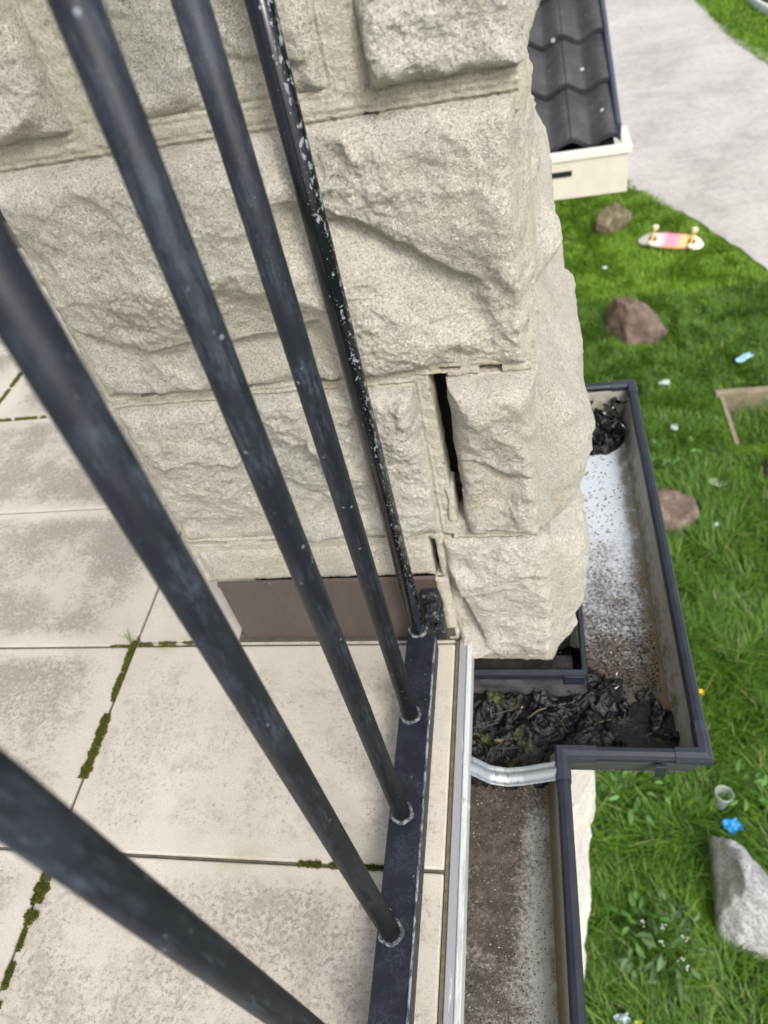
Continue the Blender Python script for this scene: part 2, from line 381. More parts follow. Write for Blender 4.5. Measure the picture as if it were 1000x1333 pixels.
M_rock_o = rock_mat('mossy_brown_rock', (.07, .055, .034), (.15, .125, .075), (.30, .26, .18), sc=14)
M_rock_g = rock_mat('pale_granite', (.38, .38, .385), (.50, .50, .50), (.62, .62, .615), (.16, .165, .175), sc=6)
def rooftile_mat():
    t = NT('dark_concrete_tile', .62, spec=.35); p = t.pos()
    c = t.ramp(t.noise(p, 9, 6, .65), [(.3, (.022, .023, .027)), (.55, (.040, .041, .046)), (.75, (.062, .063, .066))])
    c = t.mix(t.math('MULTIPLY', t.step(t.noise(p, 46, 5, .75), .56, .72), .6), c, (.13, .13, .125))
    sp = t.math('MULTIPLY', t.step(t.voro(p, 9), .10, .07), t.step(t.noise(p, 11, 2, .5), .50, .54))
    c = t.mix(sp, c, (.55, .55, .53))
    return t.fin(c, nrm=t.bump(t.noise(p, 150, 4, .7), .5, .003))
M_rtile = rooftile_mat()
M_barge = simple('slate_barge', (.050, .062, .090), .35, 0, .2, 12)
M_cream = simple('cream_gutter_paint', (.62, .585, .49), .45, 0, .06, 14, .05)
M_creamw = simple('cream_rim_paint', (.74, .715, .65), .42, 0, .05, 14, .05)
M_black = simple('dark_void', (.006, .006, .007), .8)
M_wall = simple('render_wall', (.52, .49, .43), .9, 0, .1, 20, .3, .003)
M_slab = simple('grout_bed', (.10, .088, .066), .95, 0, .3, 80, .3, .002)
M_core = simple('shade_dark_core', (.07, .06, .05), .95, 0, .2, 60)  # core coloured dark so the open joints read as shaded

# ------------------------------------------------------------ ground, driveway, sky-open garden
PIT = (1.42, 2.10, 4.15, 4.82)
def ground():
    xs = [-120, PIT[0], PIT[1], 120]; ys = [-120, PIT[2], PIT[3], 160]; V = [(x, y, GZ) for y in ys for x in xs]; F = []
    for j in range(3):
        for i in range(3):
            if (i, j) != (1, 1): a = j * 4 + i; F.append((a, a + 1, a + 5, a + 4))
    return struct(obj('lawn_ground', py('lawn_ground', V, F), M_ground))
ground()
LEFT = [(-3.0, 30), (-2.2, 16), (-.5, 12.5), (.55, 10.4), (.95, 9.35), (1.21, 8.74), (1.41, 8.30), (1.61, 7.85), (1.82, 7.37), (2.0, 6.86), (2.14, 6.44), (2.34, 5.6), (2.52, 4.4), (2.6, 3.0), (2.65, -6)]
RIGHT = [(2.6, 40), (2.85, 24), (3.02, 17.5), (3.08, 15.7), (3.13, 14.66), (3.17, 13.54), (3.26, 12.7), (3.39, 11.92), (3.62, 11), (4.0, 9.7), (4.5, 8), (5.1, 5), (5.5, 0), (5.6, -6)]
def lerp_poly(P, y):
    P = sorted(P, key=lambda q: q[1]); return float(np.interp(y, [q[1] for q in P], [q[0] for q in P]))
def drive_slab(name, ylo, yhi, tilt):
    ys = np.linspace(0, 1, 90); V = []; F = []; n = 9
    for i, s in enumerate(ys):
        ym = ylo + (yhi - ylo) * s
        xl, xr = lerp_poly(LEFT, ym), lerp_poly(RIGHT, ym)
        jl = .025 * math.sin(ym * 5.1) * math.sin(ym * 1.7 + 1) + .012 * math.sin(ym * 17)
        jr = .025 * math.sin(ym * 4.3 + 2) + .012 * math.sin(ym * 13)
        for k in range(n):
            u = k / (n - 1); x = (xl + jl) * (1 - u) + (xr + jr) * u
            V.append((x, ym + tilt * (x - 1.5), GZ + .010 + .012 * math.sin(math.pi * u)))
    for i in range(len(ys) - 1):
        for k in range(n - 1):
            a = i * n + k; F.append((a, a + 1, a + n + 1, a + n))
    o = struct(obj(name, py(name, V, F), M_drive)); md = o.modifiers.new('thickness', 'SOLIDIFY'); md.thickness = .12; md.offset = -1
    return o
JT = .42
drive_slab('driveway', -5, 8.30, JT); drive_slab('driveway', 8.316, 30, JT)

def blades(name, pts, hgt, wid, lean, yaw, mat, z0=GZ):
    n = len(pts); ts = np.array([0, .4, .75, 1.0]); wv = np.array([1, .85, .5, 0])
    d = np.stack([np.cos(yaw), np.sin(yaw)], 1); s = np.stack([-np.sin(yaw), np.cos(yaw)], 1)
    V = np.zeros((n, 7, 3)); k = 0
    for t, w in zip(ts, wv):
        c = np.zeros((n, 3)); c[:, :2] = pts + d * (lean * hgt * t ** 1.8)[:, None]
        c[:, 2] = z0 + hgt * (t - .42 * np.minimum(lean, 1.6) * t * t * .8)
        for sg in ((-1, 1) if w > 0 else (0,)):
            q = c.copy(); q[:, :2] += s * (wid * w * sg * .5)[:, None]; V[:, k] = q; k += 1
    b = (np.arange(n) * 7)[:, None]
    q = np.concatenate([b + [0, 1, 3, 2], b + [2, 3, 5, 4]], 0); tr = b + [4, 5, 6]
    me = bpy.data.meshes.new(name); me.vertices.add(n * 7); me.vertices.foreach_set('co', V.reshape(-1).astype(np.float32))
    li = np.concatenate([q.reshape(-1), tr.reshape(-1)]).astype(np.int32)
    me.loops.add(len(li)); me.loops.foreach_set('vertex_index', li)
    ls = np.concatenate([np.arange(len(q)) * 4, len(q) * 4 + np.arange(n) * 3]).astype(np.int32)
    me.polygons.add(len(ls)); me.polygons.foreach_set('loop_start', ls); me.update(calc_edges=True); me.validate()
    o = obj(name, me, mat, smooth=True); return o
def scatter(n, x0, x1, y0, y1, keep):
    p = np.stack([RNG.uniform(x0, x1, n), RNG.uniform(y0, y1, n)], 1); return p[keep(p)]
ROCKS = [(.98, 7.98, .23), (.90, 5.66, .27), (.86, 3.50, .25), (1.66, 3.86, .20), (.815, 1.17, .26)]
def keep_near(p):
    lx = np.interp(p[:, 1], [q[1] for q in LEFT[::-1]], [q[0] for q in LEFT[::-1]])
    k = (p[:, 0] < lx + .02 * RNG.standard_normal(len(p))) | (p[:, 1] < -5)
    k &= ~((p[:, 0] > PIT[0] - .05) & (p[:, 0] < PIT[1] + .05) & (p[:, 1] > PIT[2] - .05) & (p[:, 1] < PIT[3] + .05))
    for x, y, r in ROCKS: k &= (p[:, 0] - x) ** 2 + (p[:, 1] - y) ** 2 > (r * .72) ** 2
    k &= ~((p[:, 0] < .10) & (p[:, 1] > .56) & (p[:, 1] < 1.08))
    return k
def turf(name, n, box, hmean, wmean, leanm, mat, label, comb=.9):
    p = scatter(n, *box, keep_near); m = len(p); P3 = np.concatenate([p, np.zeros((m, 1))], 1)
    pat = fbm(P3, .55, 3, 5); hgt = hmean * np.clip(.95 + .40 * pat, .45, 1.7) * RNG.uniform(.55, 1.35, m)
    yaw = fbm(P3, .42, 2, 9) * 5.5 + RNG.normal(0, comb, m); lean = np.clip(leanm + .45 * RNG.standard_normal(m), .1, 2.0)
    wid = wmean * RNG.uniform(.55, 1.4, m)
    return tag(blades(name, p, hgt, wid, lean, yaw, mat), label, 'grass', kind='stuff')
turf('long_grass', 46000, (.02, 1.75, .25, 3.9), .125, .0058, .95, M_grass, 'long dark green grass below the gutter around the pale granite rock')
turf('lawn_grass', 62000, (.2, 2.55, 3.6, 6.3), .075, .0060, .85, M_grass, 'mid green tufted grass around the big brown boulder and the pit')
turf('mown_grass', 60000, (.0, 2.5, 6.0, 10.6), .050, .0075, .7, M_grass_far, 'short bright green lawn around the skateboard beside the driveway')
def keep_far(p):
    rx = np.interp(p[:, 1], [q[1] for q in RIGHT[::-1]], [q[0] for q in RIGHT[::-1]]); return p[:, 0] > rx - .02
p = scatter(42000, 2.7, 5.0, 10.5, 18, keep_far); m = len(p)
tag(blades('verge_grass', p, .055 * RNG.uniform(.5, 1.4, m), .011 * RNG.uniform(.6, 1.4, m), np.clip(.7 + .4 * RNG.standard_normal(m), .1, 2), RNG.uniform(0, 6.28, m), M_grass_far, GZ),
    'short green grass on the far side of the driveway', 'grass', kind='stuff')

# ------------------------------------------------------------ main house under the balcony, slab and pavers
hs_ = thing('house', 'pale rendered house wall underneath the tiled balcony', 'house', (-.12, 0, GZ))
obj('wall', bm_box(-5, -.02, -4, .60, 0, -GZ - .13), M_wall, hs_); obj('wall', bm_box(-5, -.36, .605, 2.4, 0, -GZ - .13), M_wall, hs_)
fl = struct(obj('balcony_floor', merge(bm_box(-2.6, -.1165, -1.6, .60, -.125, -.0255), bm_box(-2.6, -.445, .605, 2.3, -.125, -.0255)), M_slab))
obj('grout', bm_box(-2.59, -.118, -1.59, .596, -.0250, -.0038), M_slab, fl); obj('grout', bm_box(-2.59, -.45, .60, 2.29, -.0250, -.0038), M_slab, fl)
XB = [-.1170, -.6045, -1.190, -1.775, -2.360]; YB = [-.622, -.3235, -.025, .2735, .5725, .8735, 1.166, 1.462, 1.76, 2.058]
tile_meshes = {}
def tile(x0, x1, y0, y1, soil):
    w, d = x1 - x0 - .0035, y1 - y0 - .0035; key = (round(w, 3), round(d, 3))
    if key not in tile_meshes:
        bm = bm_box(-w / 2, w / 2, -d / 2, d / 2, -.02, 0, .0022, 2); me = bpy.data.meshes.new('tile'); bm.to_mesh(me); bm.free(); me.materials.append(M_tile); tile_meshes[key] = me
    o = obj('tile', tile_meshes[key], None, fl, ((x0 + x1) / 2 + random.uniform(-.0006, .0006), (y0 + y1) / 2 + random.uniform(-.0006, .0006), random.uniform(-.0012, .0003)))
    o.rotation_euler = (random.uniform(-.002, .002), random.uniform(-.002, .002), random.uniform(-.0015, .0015)); o['soil'] = soil
for j in range(len(YB) - 1):
    for i in range(len(XB) - 1):
        x1, x0 = XB[i], XB[i + 1]; y0, y1 = YB[j], YB[j + 1]
        soil = {0: .40, 1: 1.15}.get(i, 1.1)
        if (i, j) == (0, 2): soil = .75
        if (i, j) == (0, 3): soil = .33
        if i == 0 and j >= 5: continue
        if i == 0 and j == 4: y1 = .5775
        tile(x0, x1, y0, y1, soil)
for j in (4, 5, 6, 7): tile(-.6045, -.4385, YB[j] + (.0055 if j == 4 else 0), YB[j + 1], .15)
# moss in the joints
moss_pts = []
def moss(path, wpx=None):
    for (x0, y0, w0), (x1, y1, w1) in zip(path[:-1], path[1:]):
        L = math.hypot(x1 - x0, y1 - y0); n = int(L * 15000 * max(w0 + w1, .002) / .012) + 3
        for _ in range(n):
            t = random.random(); u_ = x0 * 300 + (t * L) * 420; w = (w0 + (w1 - w0) * t) * (.80 + .26 * math.sin(u_) * math.sin(u_ * .37 + 1)) ; a = random.uniform(-1, 1)
            if math.sin(u_ * .23 + x0 * 90) > .86: continue
            nx, ny = -(y1 - y0) / L, (x1 - x0) / L
            moss_pts.append((x0 + (x1 - x0) * t + nx * a * w / 2, y0 + (y1 - y0) * t + ny * a * w / 2, (1 - a * a) * w * .35 + .001))
moss([(-.6075, .580, .007), (-.6085, .560, .010), (-.6075, .528, .008)]); moss([(-.6075, .525, .008), (-.607, .500, .013), (-.606, .480, .005)])
moss([(-.605, .458, .013), (-.604, .440, .017), (-.603, .408, .017), (-.603, .388, .013)]); moss([(-.603, .386, .016), (-.604, .366, .018)])
moss([(-.6, .262, .014), (-.6, .236, .021), (-.6, .205, .021), (-.6, .19, .012)]); moss([(-.6, .186, .007), (-.599, .147, .010), (-.597, .1, .009)])
moss([(-.286, .2735, .008), (-.235, .2735, .009)]); moss([(-.212, .2735, .007), (-.18, .2735, .007)])
moss([(-.60, .575, .003), (-.56, .576, .006), (-.507, .577, .0045)]); moss([(-.645, .5725, .002), (-.61, .5725, .004)])
moss([(-1.16, 1.166, .007), (-1.04, 1.166, .008)]); moss([(-1.19, 1.20, .006), (-1.19, 1.36, .016)]); 
for j in range(60):
    moss_pts.append((-.608 + random.gauss(0, .006), .578 + random.gauss(0, .004), .004))
V, F = [], []
for x, y, h in moss_pts:
    r = random.uniform(.0007, .0019); hh = h * .7 + random.uniform(.0005, .0024); a = random.uniform(0, 6.28); b = len(V); lx, ly = random.gauss(0, .0012), random.gauss(0, .0012)
    for k in range(3): V.append((x + r * math.cos(a + k * 2.094), y + r * math.sin(a + k * 2.094), -.006 + h * .3))
    V.append((x + lx, y + ly, hh)); F += [(b, b + 1, b + 3), (b + 1, b + 2, b + 3), (b + 2, b, b + 3)]
mo = obj('moss', py('moss', V, F), M_moss, fl); mo['kind'] = 'stuff'
V, F = [], []
for k in range(7):
    a = math.radians(random.uniform(85, 185)); L = random.uniform(.010, .019); b = len(V); c = Vector((-.615, .581, .003)); d = Vector((math.cos(a), math.sin(a), 0)); s = Vector((-d.y, d.x, 0)) * .0004
    tip = c + d * L + Vector((0, 0, L * random.uniform(.3, 1))); mid = c + d * L * .5 + Vector((0, 0, L * .6))
    V += [c - s, c + s, mid + s, mid - s, tip]; F += [(b, b + 1, b + 2, b + 3), (b + 3, b + 2, b + 4)]
tag(obj('grass_sprout', py('grass_sprout', V, F), M_grass), 'tiny grass sprout growing from the mossy paver joint', 'weed')

# edge trim along the slab
tr = thing('edge_trim', 'worn grey and white metal edge trim between the pavers and the gutter', 'edge trim', (-.106, 0, 0))
o = obj('trim_base', sweep([(-.1125, -1.6), (-.1125, .578)], [(0, -.02), (0, -.001), (.001, .0008), (.0105, .0008), (.0105, -.02)]), M_alu); o.parent = tr; o.matrix_parent_inverse = Matrix.Translation((.106, 0, 0))
o = obj('trim_lip', sweep([(-.1016, -1.6), (-.1016, .579)], [(0, -.03), (0, .0020), (.0012, .0028), (.0054, .0024), (.0068, .0005), (.0068, -.030)]), M_alul); o.parent = tr; o.matrix_parent_inverse = Matrix.Translation((.106, 0, 0))
o = obj('seam', bm_box(-.1172, -.1127, -1.6, .577, -.012, -.0022), M_seal); o.parent = tr; o.matrix_parent_inverse = Matrix.Translation((.106, 0, 0))
o = obj('apron', bm_box(-.1155, -.1045, -1.6, .579, -.108, -.031), M_side); o.parent = tr; o.matrix_parent_inverse = Matrix.Translation((.106, 0, 0))
o = obj('sealant_blob', None or bm_cyl(.006, -.012, .003, 10, .003, -.0985, .352), simple('pale_sealant', (.52, .51, .46), .8, 0, .3, 200, .8, .004)); o.parent = tr; o.matrix_parent_inverse = Matrix.Translation((.106, 0, 0))

# ------------------------------------------------------------ railing
ra = thing('balcony_railing', 'dark navy painted steel balcony railing of round vertical bars', 'railing', (-.156, .2, .02))
def rp(name, bm, mat, parent=ra, smooth=False):
    o = obj(name, bm, mat, smooth=smooth); o.parent = parent; o.matrix_parent_inverse = ra.matrix_world.inverted() if parent is ra else Matrix.Identity(4); return o
bpy.context.view_layer.update()
rp('bottom_rail', sweep([(-.1555, -1.5), (-.1555, .548)], [(-.0185, .022), (-.0185, .0585), (-.0170, .060), (.0155, .060), (.0185, .0565), (.0185, .022)]), M_rail)
rp('rail_edge', sweep([(-.1385, -1.5), (-.1385, .542)], [(0, .0590), (.0012, .0598), (.0024, .0586), (.0026, .0566), (.0008, .0566)]), M_chip)
rp('top_rail', bm_box(-.181, -.131, -1.5, .575, 1.0, 1.012, .002), M_rail)
BY = [-.045, .0755, .1955, .3130, .4315, .5540]
for i, y in enumerate(BY):
    bm = bm_cyl(.0097, 0, .94, 40)
    if i == 5:
        for v in bm.verts: pass
    o = obj('bar', bm, M_gloss if i == 5 else M_iron, smooth=True)
    for f in o.data.polygons: f.use_smooth = abs(f.normal.z) < .5
    o.parent = ra; o.location = (-.160 + .156, y - .2, .060 - .02)
    if i == 5: o['label'] = 'glossy black bar with flaking grey paint nearest the wall'
    # weld ring at the foot: lumpy collar
    nb, ns = 36, 8; V, F = [], []
    for a in range(nb):
        th = 2 * math.pi * a / nb; jit = .0006 * math.sin(5 * th + i) + random.uniform(-.0004, .0004)
        for b in range(ns):
            ph = 2 * math.pi * b / ns; R, r = .0108 + jit, .0026
            V.append(((R + r * math.cos(ph)) * math.cos(th), (R + r * math.cos(ph)) * math.sin(th), .0004 + r * .8 * math.sin(ph)))
    for a in range(nb):
        for b in range(ns):
            F.append((a * ns + b, ((a + 1) % nb) * ns + b, ((a + 1) % nb) * ns + (b + 1) % ns, a * ns + (b + 1) % ns))
    obj('weld_ring', py('weld_ring', V, F), M_weld, o, smooth=True)
# fixing bracket against the stone
br = rp('wall_bracket', merge(bm_box(-.149, -.130, .566, .5795, .060, .116, .002), bm_box(-.150, -.1285, .556, .5665, .061, .086, .003), bm_box(-.1400, -.1255, .556, .578, .030, .075, .003)), M_lug)
def hexbolt(x, y, z, r):
    b = bm_cyl(r, 0, .006, 6); bmesh.ops.rotate(b, verts=b.verts[:], matrix=Matrix.Rotation(math.pi / 2, 3, 'X')); bmesh.ops.translate(b, verts=b.verts[:], vec=(x, y, z)); return b
o = obj('bolt', hexbolt(-.1365, .560, .104, .006), M_lug); o.parent = br
o = obj('bolt', hexbolt(-.132, .550, .072, .0055), M_lug); o.parent = br
# lifted flap of old paint at the foot of the last bar
V, F = [], []
for k in range(9):
    t = k / 8; z = .062 + .115 * t; w = .0075 * math.sin(math.pi * min(1, t * .92 + .08)); off = .0102 + .0016 * math.sin(math.pi * t)
    for s in (-1, 1):
        a = math.radians(-62) + s * w / .0097 * .5; V.append((-.160 + off * math.cos(a), .554 + off * math.sin(a), z))
    if k: F.append((2 * k - 2, 2 * k - 1, 2 * k + 1, 2 * k))
rp('paint_flap', py('paint_flap', V, F), M_iron, smooth=True)

# ------------------------------------------------------------ stone pier
YF = .585
def axis_samples(n0, depth):
    a = [0.0]; st = n0
    while a[-1] < depth: a.append(a[-1] + st); st *= 1.075
    a[-1] = depth; return np.array(a)
def stone(x0, x1, z0, z1, depth, seed, res=.0017, amp=.014, facet=.12, side=None, side_l=None, edge=.0050, inset=.0005, y0=YF, rough=1.0, mat=M_stone, parent=None, tweak=None, name='stone'):
    xs = np.linspace(x0, x1, max(3, int((x1 - x0) / res) + 1)); zs = np.linspace(z0, z1, max(3, int((z1 - z0) / res) + 1)); ys = y0 + axis_samples(res, depth)
    allv, quads = [], []
    def grid(A, B, fn, flip):
        base = sum(len(v) for v in allv); na, nb = len(A), len(B)
        aa, bb = np.meshgrid(A, B, indexing='ij'); allv.append(fn(aa.ravel(), bb.ravel()))
        i, j = np.meshgrid(np.arange(na - 1), np.arange(nb - 1), indexing='ij'); a = base + i.ravel() * nb + j.ravel()
        q = np.stack([a, a + nb, a + nb + 1, a + 1], 1); quads.append(q[:, ::-1] if flip else q)
    grid(xs, zs, lambda a, b: np.stack([a, np.full_like(a, y0), b], 1), False)
    grid(ys, zs, lambda a, b: np.stack([np.full_like(a, x1), a, b], 1), False)
    grid(ys, zs, lambda a, b: np.stack([np.full_like(a, x0), a, b], 1), True)
    grid(xs, ys, lambda a, b: np.stack([a, b, np.full_like(a, z1)], 1), False)
    grid(xs, ys, lambda a, b: np.stack([a, b, np.full_like(a, z0)], 1), True)
    P = np.concatenate(allv); Q = np.concatenate(quads)
    _, idx, inv = np.unique(np.round(P / 1e-6).astype(np.int64), axis=0, return_index=True, return_inverse=True)
    P = P[idx]; Q = inv.reshape(-1)[Q]
    N = P + np.array([seed * 3.7, seed * 1.3, seed * 2.1]); rs = np.random.default_rng(seed)
    c = np.array([(x0 + x1) / 2, y0, (z0 + z1) / 2])
    dF, dR, dL, dT, dB = P[:, 1] - y0, x1 - P[:, 0], P[:, 0] - x0, z1 - P[:, 2], P[:, 2] - z0
    # rock face: the lowest of a few tilted fracture planes, broken up by noise
    pl = None
    wob = np.stack([fbm(N, .05, 4, 31), fbm(N, .05, 4, 57)], 1) * .014
    for k in range(7):
        g = rs.uniform(-1, 1, 2) * facet; cc = rs.uniform(-.45, .45, 2) * np.array([x1 - x0, z1 - z0])
        h = g[0] * (P[:, 0] + wob[:, 0] - c[0] - cc[0]) + g[1] * (P[:, 2] + wob[:, 1] - c[2] - cc[1]) + rs.uniform(0, .004)
        pl = h if pl is None else (np.minimum(pl, h) if k % 3 else np.maximum(pl, h))
    pl = np.clip(pl, -.014, .014)
    rgh = np.clip(.55 + .9 * fbm(N, .13, 2, seed + 61), .12, 1.25)                                   # smooth split areas and rough plucked ones
    def scars(spacing, R, depth_, sd, lim):
        """conchoidal chip scars: lower envelope of shallow bowls, crisp ridges where they meet"""
        r2 = np.random.default_rng(seed * 31 + sd); n = int((x1 - x0 + .06) * (z1 - z0 + .06) / spacing ** 2) + 3
        w1 = .35 * spacing * np.stack([fbm(N, spacing * .8, 3, sd + 1), fbm(N, spacing * .8, 3, sd + 2)], 1)
        qx, qz = P[:, 0] + w1[:, 0], P[:, 2] + w1[:, 1]; h = np.full(len(P), 9.0)
        for _ in range(n):
            cx, cz = r2.uniform(x0 - .03, x1 + .03), r2.uniform(z0 - .03, z1 + .03); a = r2.uniform(0, 3.14); el = r2.uniform(.6, 1.5)
            u = (qx - cx) * math.cos(a) + (qz - cz) * math.sin(a); v = -(qx - cx) * math.sin(a) + (qz - cz) * math.cos(a)
            h = np.minimum(h, (u * u * el + v * v / el) / (2 * R) + r2.uniform(0, depth_))
        return np.minimum(h, lim)
    nz = (.0042 * fbm(N, .10, 3, seed, .5) + (scars(.085, .19, .006, 5, .016) - .008) + rgh * (scars(.032, .050, .0022, 9, .006) - .003)
          + (.35 + .65 * rgh) * .0019 * fbm(N, .016, 4, seed + 5, .72)) * rough + .0010 * (.4 + .6 * rgh) * fbm(N, .0048, 2, seed + 9, .8)
    ter = 0 * nz
    if tweak is not None: nz = nz + tweak(P)
    e = np.minimum(np.minimum(dR, dL), np.minimum(dT, dB)); ew = edge * (1 + .45 * fbm(N, .03, 2, seed + 40))
    f = 1 - np.exp(-np.maximum(e, 0) / ew)
    D = np.where(dF < 1e-7, -inset + f * (amp + pl + nz + ter + inset), -inset * np.exp(-dF / .02))
    D = np.maximum(D, -.006)
    out = P.copy(); out[:, 1] -= D
    for face, dd, sgn in ((side, dR, 1), (side_l, dL, -1)):
        if face is None: continue
        e2 = np.minimum(np.minimum(dT, dB) * .8 + .001, dF); f2 = 1 - np.exp(-np.maximum(e2, 0) / (edge * 2.6)); A = face(P[:, 2])
        D2 = np.where(dd < 1e-7, f2 * (A + (nz + ter) * 1.0), 0.0); out[:, 0] += sgn * D2
    jit = np.exp(-np.minimum(e + dF * .5, 1) / .012)
    out[:, 0] += .0018 * fbm(N, .022, 3, seed + 21) * jit; out[:, 2] += .0018 * fbm(N, .022, 3, seed + 22) * jit
    o3 = Vector(((x0 + x1) / 2, y0 + depth / 2, (z0 + z1) / 2)); out -= np.array(o3)
    me = bpy.data.meshes.new(name); me.vertices.add(len(out)); me.vertices.foreach_set('co', out.reshape(-1).astype(np.float32))
    me.loops.add(len(Q) * 4); me.loops.foreach_set('vertex_index', Q.reshape(-1).astype(np.int32)); me.polygons.add(len(Q))
    me.polygons.foreach_set('loop_start', (np.arange(len(Q)) * 4).astype(np.int32)); me.update(calc_edges=True)
    o = obj(name, me, mat, smooth=True); o.location = o3 - (parent.location if parent else Vector()); o.parent = parent; return o
pr = thing('stone_pier', 'thick cream sandstone wall pier of rock faced blocks with a cracked open joint', 'stone wall', (-.2, .82, GZ))
sf = lambda pts: (lambda z: np.interp(z, [p[0] for p in pts], [p[1] for p in pts]))
def gauss(P, x, z, sx, sz, a): return a * np.exp(-((P[:, 0] - x) / sx) ** 2 - ((P[:, 2] - z) / sz) ** 2)
def ledge(P, pts, a, w=.006, below=.07):
    """a broken ledge: the stone steps back below the line and recovers over 'below'"""
    zl = np.interp(P[:, 0], [p[0] for p in pts], [p[1] for p in pts]) + .006 * fbm(P, .03, 3, 91)
    inside = np.clip((P[:, 0] - pts[0][0]) / .02, 0, 1) * np.clip((pts[-1][0] - P[:, 0]) / .02, 0, 1); t = zl - P[:, 2]
    return -a * inside * np.clip(t / w, 0, 1) * np.clip(1 - (t - w) / below, 0, 1)
# front courses from the top of the view down
stone(-.436, -.345, .700, .955, .2, 11, amp=.010, parent=pr)
stone(-.317, -.136, .702, .955, .2, 12, amp=.012, facet=.10, parent=pr, tweak=lambda P: ledge(P, [(-.24, .745), (-.17, .735), (-.136, .725)], .007))
stone(-.104, .003, .697, .955, .30, 13, amp=.020, facet=.10, side=sf([(.70, .004), (.715, .014), (.76, .016), (.95, .02)]), parent=pr)
stone(-.434, -.002, .449, .678, .125, 14, amp=.016, facet=.15, side=sf([(.45, .008), (.66, .006)]), parent=pr,
      tweak=lambda P: ledge(P, [(-.43, .535), (-.39, .515), (-.33, .508), (-.25, .505), (-.18, .520)], .010, .005, .05) + ledge(P, [(-.20, .640), (-.12, .600), (-.07, .560), (-.03, .54)], .012, .012, .06)
      + gauss(P, -.06, .60, .05, .05, .010) + gauss(P, -.16, .56, .07, .03, .008) + gauss(P, -.33, .60, .06, .05, .006))
stone(-.432, -.313, .222, .431, .2, 15, amp=.012, facet=.10, parent=pr, tweak=lambda P: gauss(P, -.37, .33, .05, .05, .006) + gauss(P, -.40, .25, .05, .03, -.008))
stone(-.300, -.1125, .215, .433, .2, 16, amp=.015, facet=.10, parent=pr,
      tweak=lambda P: -.013 * np.clip((-(P[:, 0] + .212) - .20 * (P[:, 2] - .30)) / .006, 0, 1) * np.clip((.400 - P[:, 2]) / .03, 0, 1) * np.clip((P[:, 2] - .225) / .03, 0, 1))
stone(-.0805, .0045, .2165, .4365, .30, 17, amp=.014, facet=.09, side=sf([(.21, .014), (.24, .044), (.32, .060), (.36, .050), (.40, .030), (.43, .016)]), parent=pr,
      tweak=lambda P: ledge(P, [(-.075, .345), (-.05, .335), (-.03, .318), (.004, .31)], .006, .004, .06) + gauss(P, -.01, .29, .02, .01, .008))
stone(-.431, -.132, .140, .197, .2, 18, amp=.003, facet=.015, edge=.004, rough=.25, parent=pr)
stone(-.1115, .016, -.052, .2025, .20, 19, amp=.013, facet=.09, side=sf([(-.07, .012), (-.03, .022), (.04, .038), (.11, .050), (.17, .038), (.2, .008)]), parent=pr,
      tweak=lambda P: -.016 * np.clip((-.088 - P[:, 0] - .22 * (P[:, 2] - .08)) / .010, 0, 1) * np.clip((.17 - P[:, 2]) / .04, 0, 1) * np.clip((P[:, 2] - .0) / .02, 0, 1) - .010 * np.clip((-.01 - P[:, 2]) / .04, 0, 1))
# stones of the right hand return, their rock faces swelling out past the arris
stone(-.10, .006, .449, .678, .31, 21, res=.004, side=sf([(.45, .020), (.465, .034), (.48, .043), (.495, .036), (.515, .020), (.54, .008), (.60, .003), (.675, .003)]), edge=.006, amp=.006, y0=.716, parent=pr)
stone(-.10, .002, .700, .955, .13, 22, res=.006, side=sf([(.7, .004), (.95, .01)]), y0=.905, parent=pr)
stone(-.10, .006, .215, .433, .13, 23, res=.006, side=sf([(.2, .035), (.32, .05), (.43, .03)]), y0=.905, parent=pr)
stone(-.10, .016, -.066, .204, .22, 24, res=.005, side=sf([(-.07, .014), (.1, .042), (.2, .012)]), y0=.800, parent=pr)
# upper courses out of frame
for k, (z0, z1) in enumerate(((.975, 1.17), (1.19, 1.38))):
    cuts = [-.436, -.24, -.02 + .02] if k else [-.436, -.31, -.11, .004]
    for a, b in zip(cuts[:-1], cuts[1:]): stone(a + .010, b - .004, z0, z1, .3, 40 + k * 5 + int(a * -20), res=.007, amp=.014, side=sf([(z0, .02)]) if b > -.01 else None, parent=pr)
# lower storey of the pier, down to the lawn
z = -.135; k = 0
while z > GZ + .02:
    hgt = [.24, .2, .26, .22][k % 4]; zb = max(z - hgt + .015, GZ - .05); split = -.10 if k % 2 else -.22
    prof = sf([(zb, .016), (zb + .05, .030), ((z + zb) / 2, .032 + .006 * (k % 3)), (z - .03, .026), (z, .014)])
    stone(-.43, split - .008, zb, z, .45, 60 + k, res=.011, amp=.012, edge=.012, parent=pr, mat=M_stone_low)
    stone(split + .008, .052, zb, z, .46, 80 + k, res=.0075, amp=.014, edge=.010, side=prof, parent=pr, mat=M_stone_low); z -= hgt; k += 1
